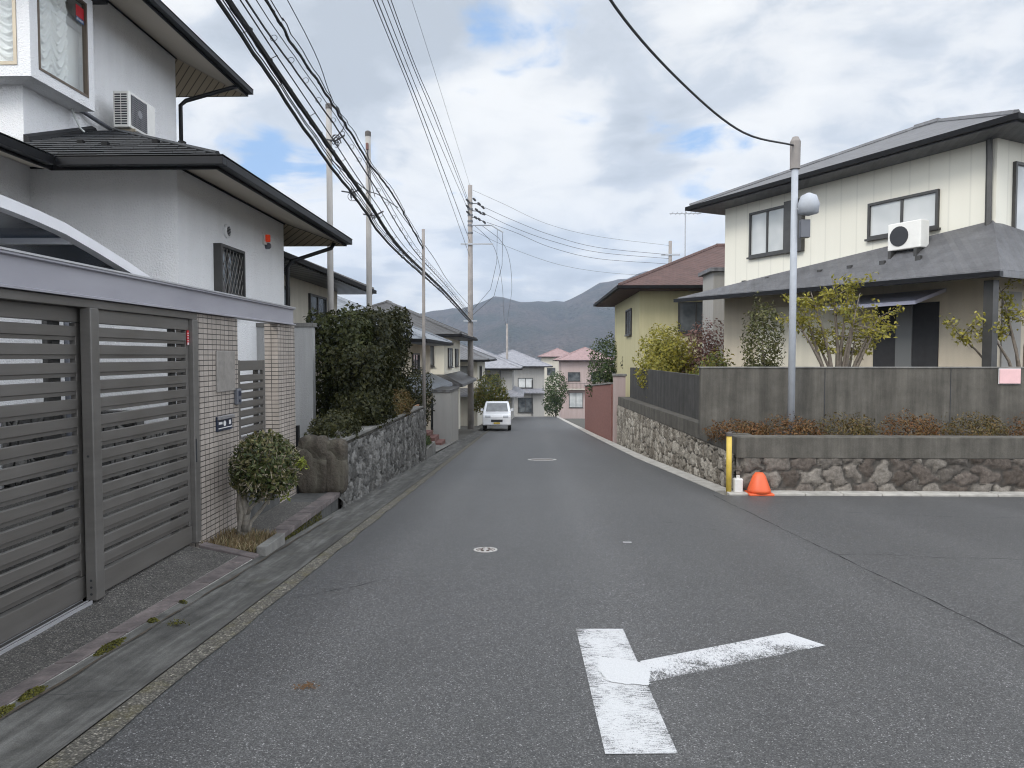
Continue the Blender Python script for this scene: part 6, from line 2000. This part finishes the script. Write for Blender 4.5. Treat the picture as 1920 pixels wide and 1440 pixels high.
for i in range(7):
    u = 1.7 + i * .85
    f = (u + .55) / (HW + 1.5)
    zs = 2.92 + f * -.16
    obj('snow_guard', MB().box(u, u + .12, -.95, -.88, zs + .12 + .25 * f, zs + .30 + .25 * f), M['dark_metal'], vr, world=False)
dr = obj('door', MB().box(5.15, 6.75, -.03, .02, .25, 2.35), M['interior_dark'], ch, world=False)
obj('door_panel', MB().box(5.75, 6.15, -.06, -.032, .3, 2.3), M['obscure_glass'], dr, world=False)
obj('awning', MB().hexa([(4.5, -1.05, 2.25), (6.9, -1.05, 2.25), (6.9, -.01, 2.55), (4.5, -.01, 2.55)], [(4.5, -1.05, 2.33), (6.9, -1.05, 2.33), (6.9, -.01, 2.63), (4.5, -.01, 2.63)]), M['awning'], ch, world=False)
obj('pale_panel', MB().box(1.4, 4.6, -.02, -.003, .3, 2.5), M['cream_wall'], ch, world=False)
obj('corner_pipe', MB().tube([(HW - .1, -.12, 5.6), (HW - .1, -.1, 5.2), (HW - .1, -.08, 3.3)], .06, 6), M['dark_metal'], ch, world=False)
obj('corner_post', MB().box(HW + .5, HW + .68, -1.2, -1.02, -.3, 2.6), M['dark_metal'], ch, world=False)
obj('white_panel', MB().box(HW + .003, HW + .03, .28, .95, .2, 2.5), M['pale_wall'], ch, world=False)
c2 = thing('air_conditioner', (0, 0, 0), 'white air-conditioner unit on the veranda roof of the cream house', 'air conditioner')
c2.rotation_euler = (0, 0, rzh)
c2.location = (Lc.x, Lc.y, .35)
obj('casing', MB().box(6.0, 6.78, -.75, -.45, 3.5, 4.1), M['plastic_white'], c2, world=False, bevel=.02)
obj('fan_opening', MB().lathe([(.22, 0), (.22, -.012), (.01, -.013)], (6.28, -.752, 3.8), 20, 'y'), M['vent_dark'], c2, world=False)
obj('foot', MB().box(6.05, 6.12, -.8, -.4, 3.12, 3.498), M['dark_metal'], c2, world=False)
obj('foot', MB().box(6.66, 6.73, -.8, -.4, 3.12, 3.498), M['dark_metal'], c2, world=False)
# small things at the corner
yp = thing('marker_post', (3.28, 11.62, -.75), 'short yellow marker post at the right-hand street corner', 'post')
obj('post', MB().tube([(3.26, 11.62, -.80), (3.26, 11.62, .22)], .045, 12), M['post_yellow'], yp, smooth=True)
obj('cap', MB().lathe([(.052, .19), (.052, .24), (.02, .26)], (3.26, 11.62, 0), 12), M['pole_cap'], yp)
tc = thing('traffic_cone', (3.72, 11.56, -.72), 'squat orange cone standing against the corner of the stone wall', 'traffic cone')
obj('base', MB().box(3.52, 3.92, 11.36, 11.69, -.745, -.71), M['cone_orange'], tc, bevel=.01)
obj('cone', MB().lathe([(.185, -.708), (.18, -.66), (.10, -.44), (.06, -.39)], (3.72, 11.52, 0), 20), M['cone_orange'], tc, smooth=True)
wb = thing('water_jug', (3.36, 11.58, -.72), 'small pale box-shaped jug beside the orange cone', 'jug')
obj('body', MB().box(3.34, 3.48, 11.56, 11.68, -.75, -.50), M['pale_box'], wb, bevel=.02)
obj('neck', MB().lathe([(.03, -.5), (.03, -.455), (.005, -.455)], (3.41, 11.62, 0), 12), M['pale_box'], wb)
sgn_ = thing('notice_board', (8.62, 12.97, 1.15), 'small pale pink notice board fixed near the top of the concrete wall', 'sign')
obj('board', MB().box(8.45, 8.82, 12.955, 12.975, 1.0, 1.26), M['pink_sign'], sgn_, bevel=.005)
obj('frame', MB().box(8.44, 8.83, 12.976, 12.983, .99, 1.27), M['white_print'], sgn_)
# brown-roofed house, brick wall and gate post further down on the right
house('brown_house', (4.3, 28.0, -1.6), 8.4, 8, -1.5, 5.62, 'yellow_wall', 'red_tile', 'yellow-walled house with a reddish-brown roof behind the cream house', over=.9, s=.45,
      wins=[('f', 1.5, 4.0, 1.4, 1.2), ('f', 4.0, 4.0, 1.4, 1.2), ('l', 2.0, 4.0, 1.6, 1.1), ('f', 1.2, 1.2, 1.8, 1.6)])
obj_h = bpy.data.objects
bx_ = thing('pale_annex', (6.6, 25.5, -1), 'plain white annexe wall between the cream house and the brown roof', 'annexe')
obj('wall', MB().box(6.35, 7.6, 24.8, 26.3, -1.2, 4.4), M['pale_wall'], bx_)
obj('roof', MB().box(6.2, 7.75, 24.65, 26.45, 4.405, 4.53), M['grey_tile'], bx_)
an = thing('roof_antenna', (6.9, 32.0, 6.0), 'thin television antenna on the brown roof', 'antenna')
obj('mast', MB().tube([(6.9, 31.9, 5.7), (6.9, 31.9, 8.0)], .03, 6), M['lamp_grey'], an)
mb = MB().tube([(6.2, 31.9, 7.8), (7.6, 31.9, 7.8)], .018, 5)
for i in range(7):
    mb.tube([(6.3 + i * .2, 31.6, 7.8), (6.3 + i * .2, 32.2, 7.8)], .012, 4)
obj('elements', mb, M['lamp_grey'], an)
bw = thing('brick_wall', (3.2, 33, -2), 'red brick garden wall running down the right side of the street', 'wall')
mb = MB()
ys_ = np.linspace(27.2, 40, 9)
for a, b in zip(ys_[:-1], ys_[1:]):
    mb.hexa([(3.12, a, zr(a) - .4), (3.32, a, zr(a) - .4), (3.32, b, zr(b) - .4), (3.12, b, zr(b) - .4)], [(3.12, a, .42 - .05 * (a - 27)), (3.32, a, .42 - .05 * (a - 27)), (3.32, b, .42 - .05 * (b - 27)), (3.12, b, .42 - .05 * (b - 27))])
obj('brickwork', mb, M['red_brick_wall'], bw)
obj('coping', MB().hexa([(3.08, 27.2, .425), (3.36, 27.2, .425), (3.36, 40, -.225), (3.08, 40, -.225)], [(3.08, 27.2, .49), (3.36, 27.2, .49), (3.36, 40, -.16), (3.08, 40, -.16)]), M['cap_concrete'], bw)
gp_ = thing('gate_post', (3.3, 26.4, -1.7), 'pinkish gate post at the near end of the red brick wall', 'pillar')
obj('shaft', MB().box(3.12, 3.52, 26.1, 26.6, -2.2, .75), M['pink_wall'], gp_)
obj('cap', MB().box(3.08, 3.56, 26.06, 26.64, .752, .83), M['cap_concrete'], gp_, bevel=.01)

# ------------------------------------------------------------------ air between here and the hills
hz = bpy.data.materials.new('haze')
hz.use_nodes = True
k = NT(hz.node_tree)
pv = k.n('ShaderNodeVolumePrincipled')
pv.inputs['Color'].default_value = (0.62, 0.77, 1.0, 1)
pv.inputs['Density'].default_value = HAZE
pv.inputs['Anisotropy'].default_value = 0.2
k.t.links.new(pv.outputs[0], k.n('ShaderNodeOutputMaterial').inputs['Volume'])
hb = obj('haze', MB().box(-1900, 2400, -80, 2700, -40, 420), hz, at=(0, 1000, 100))
tag(hb, kind='stuff')
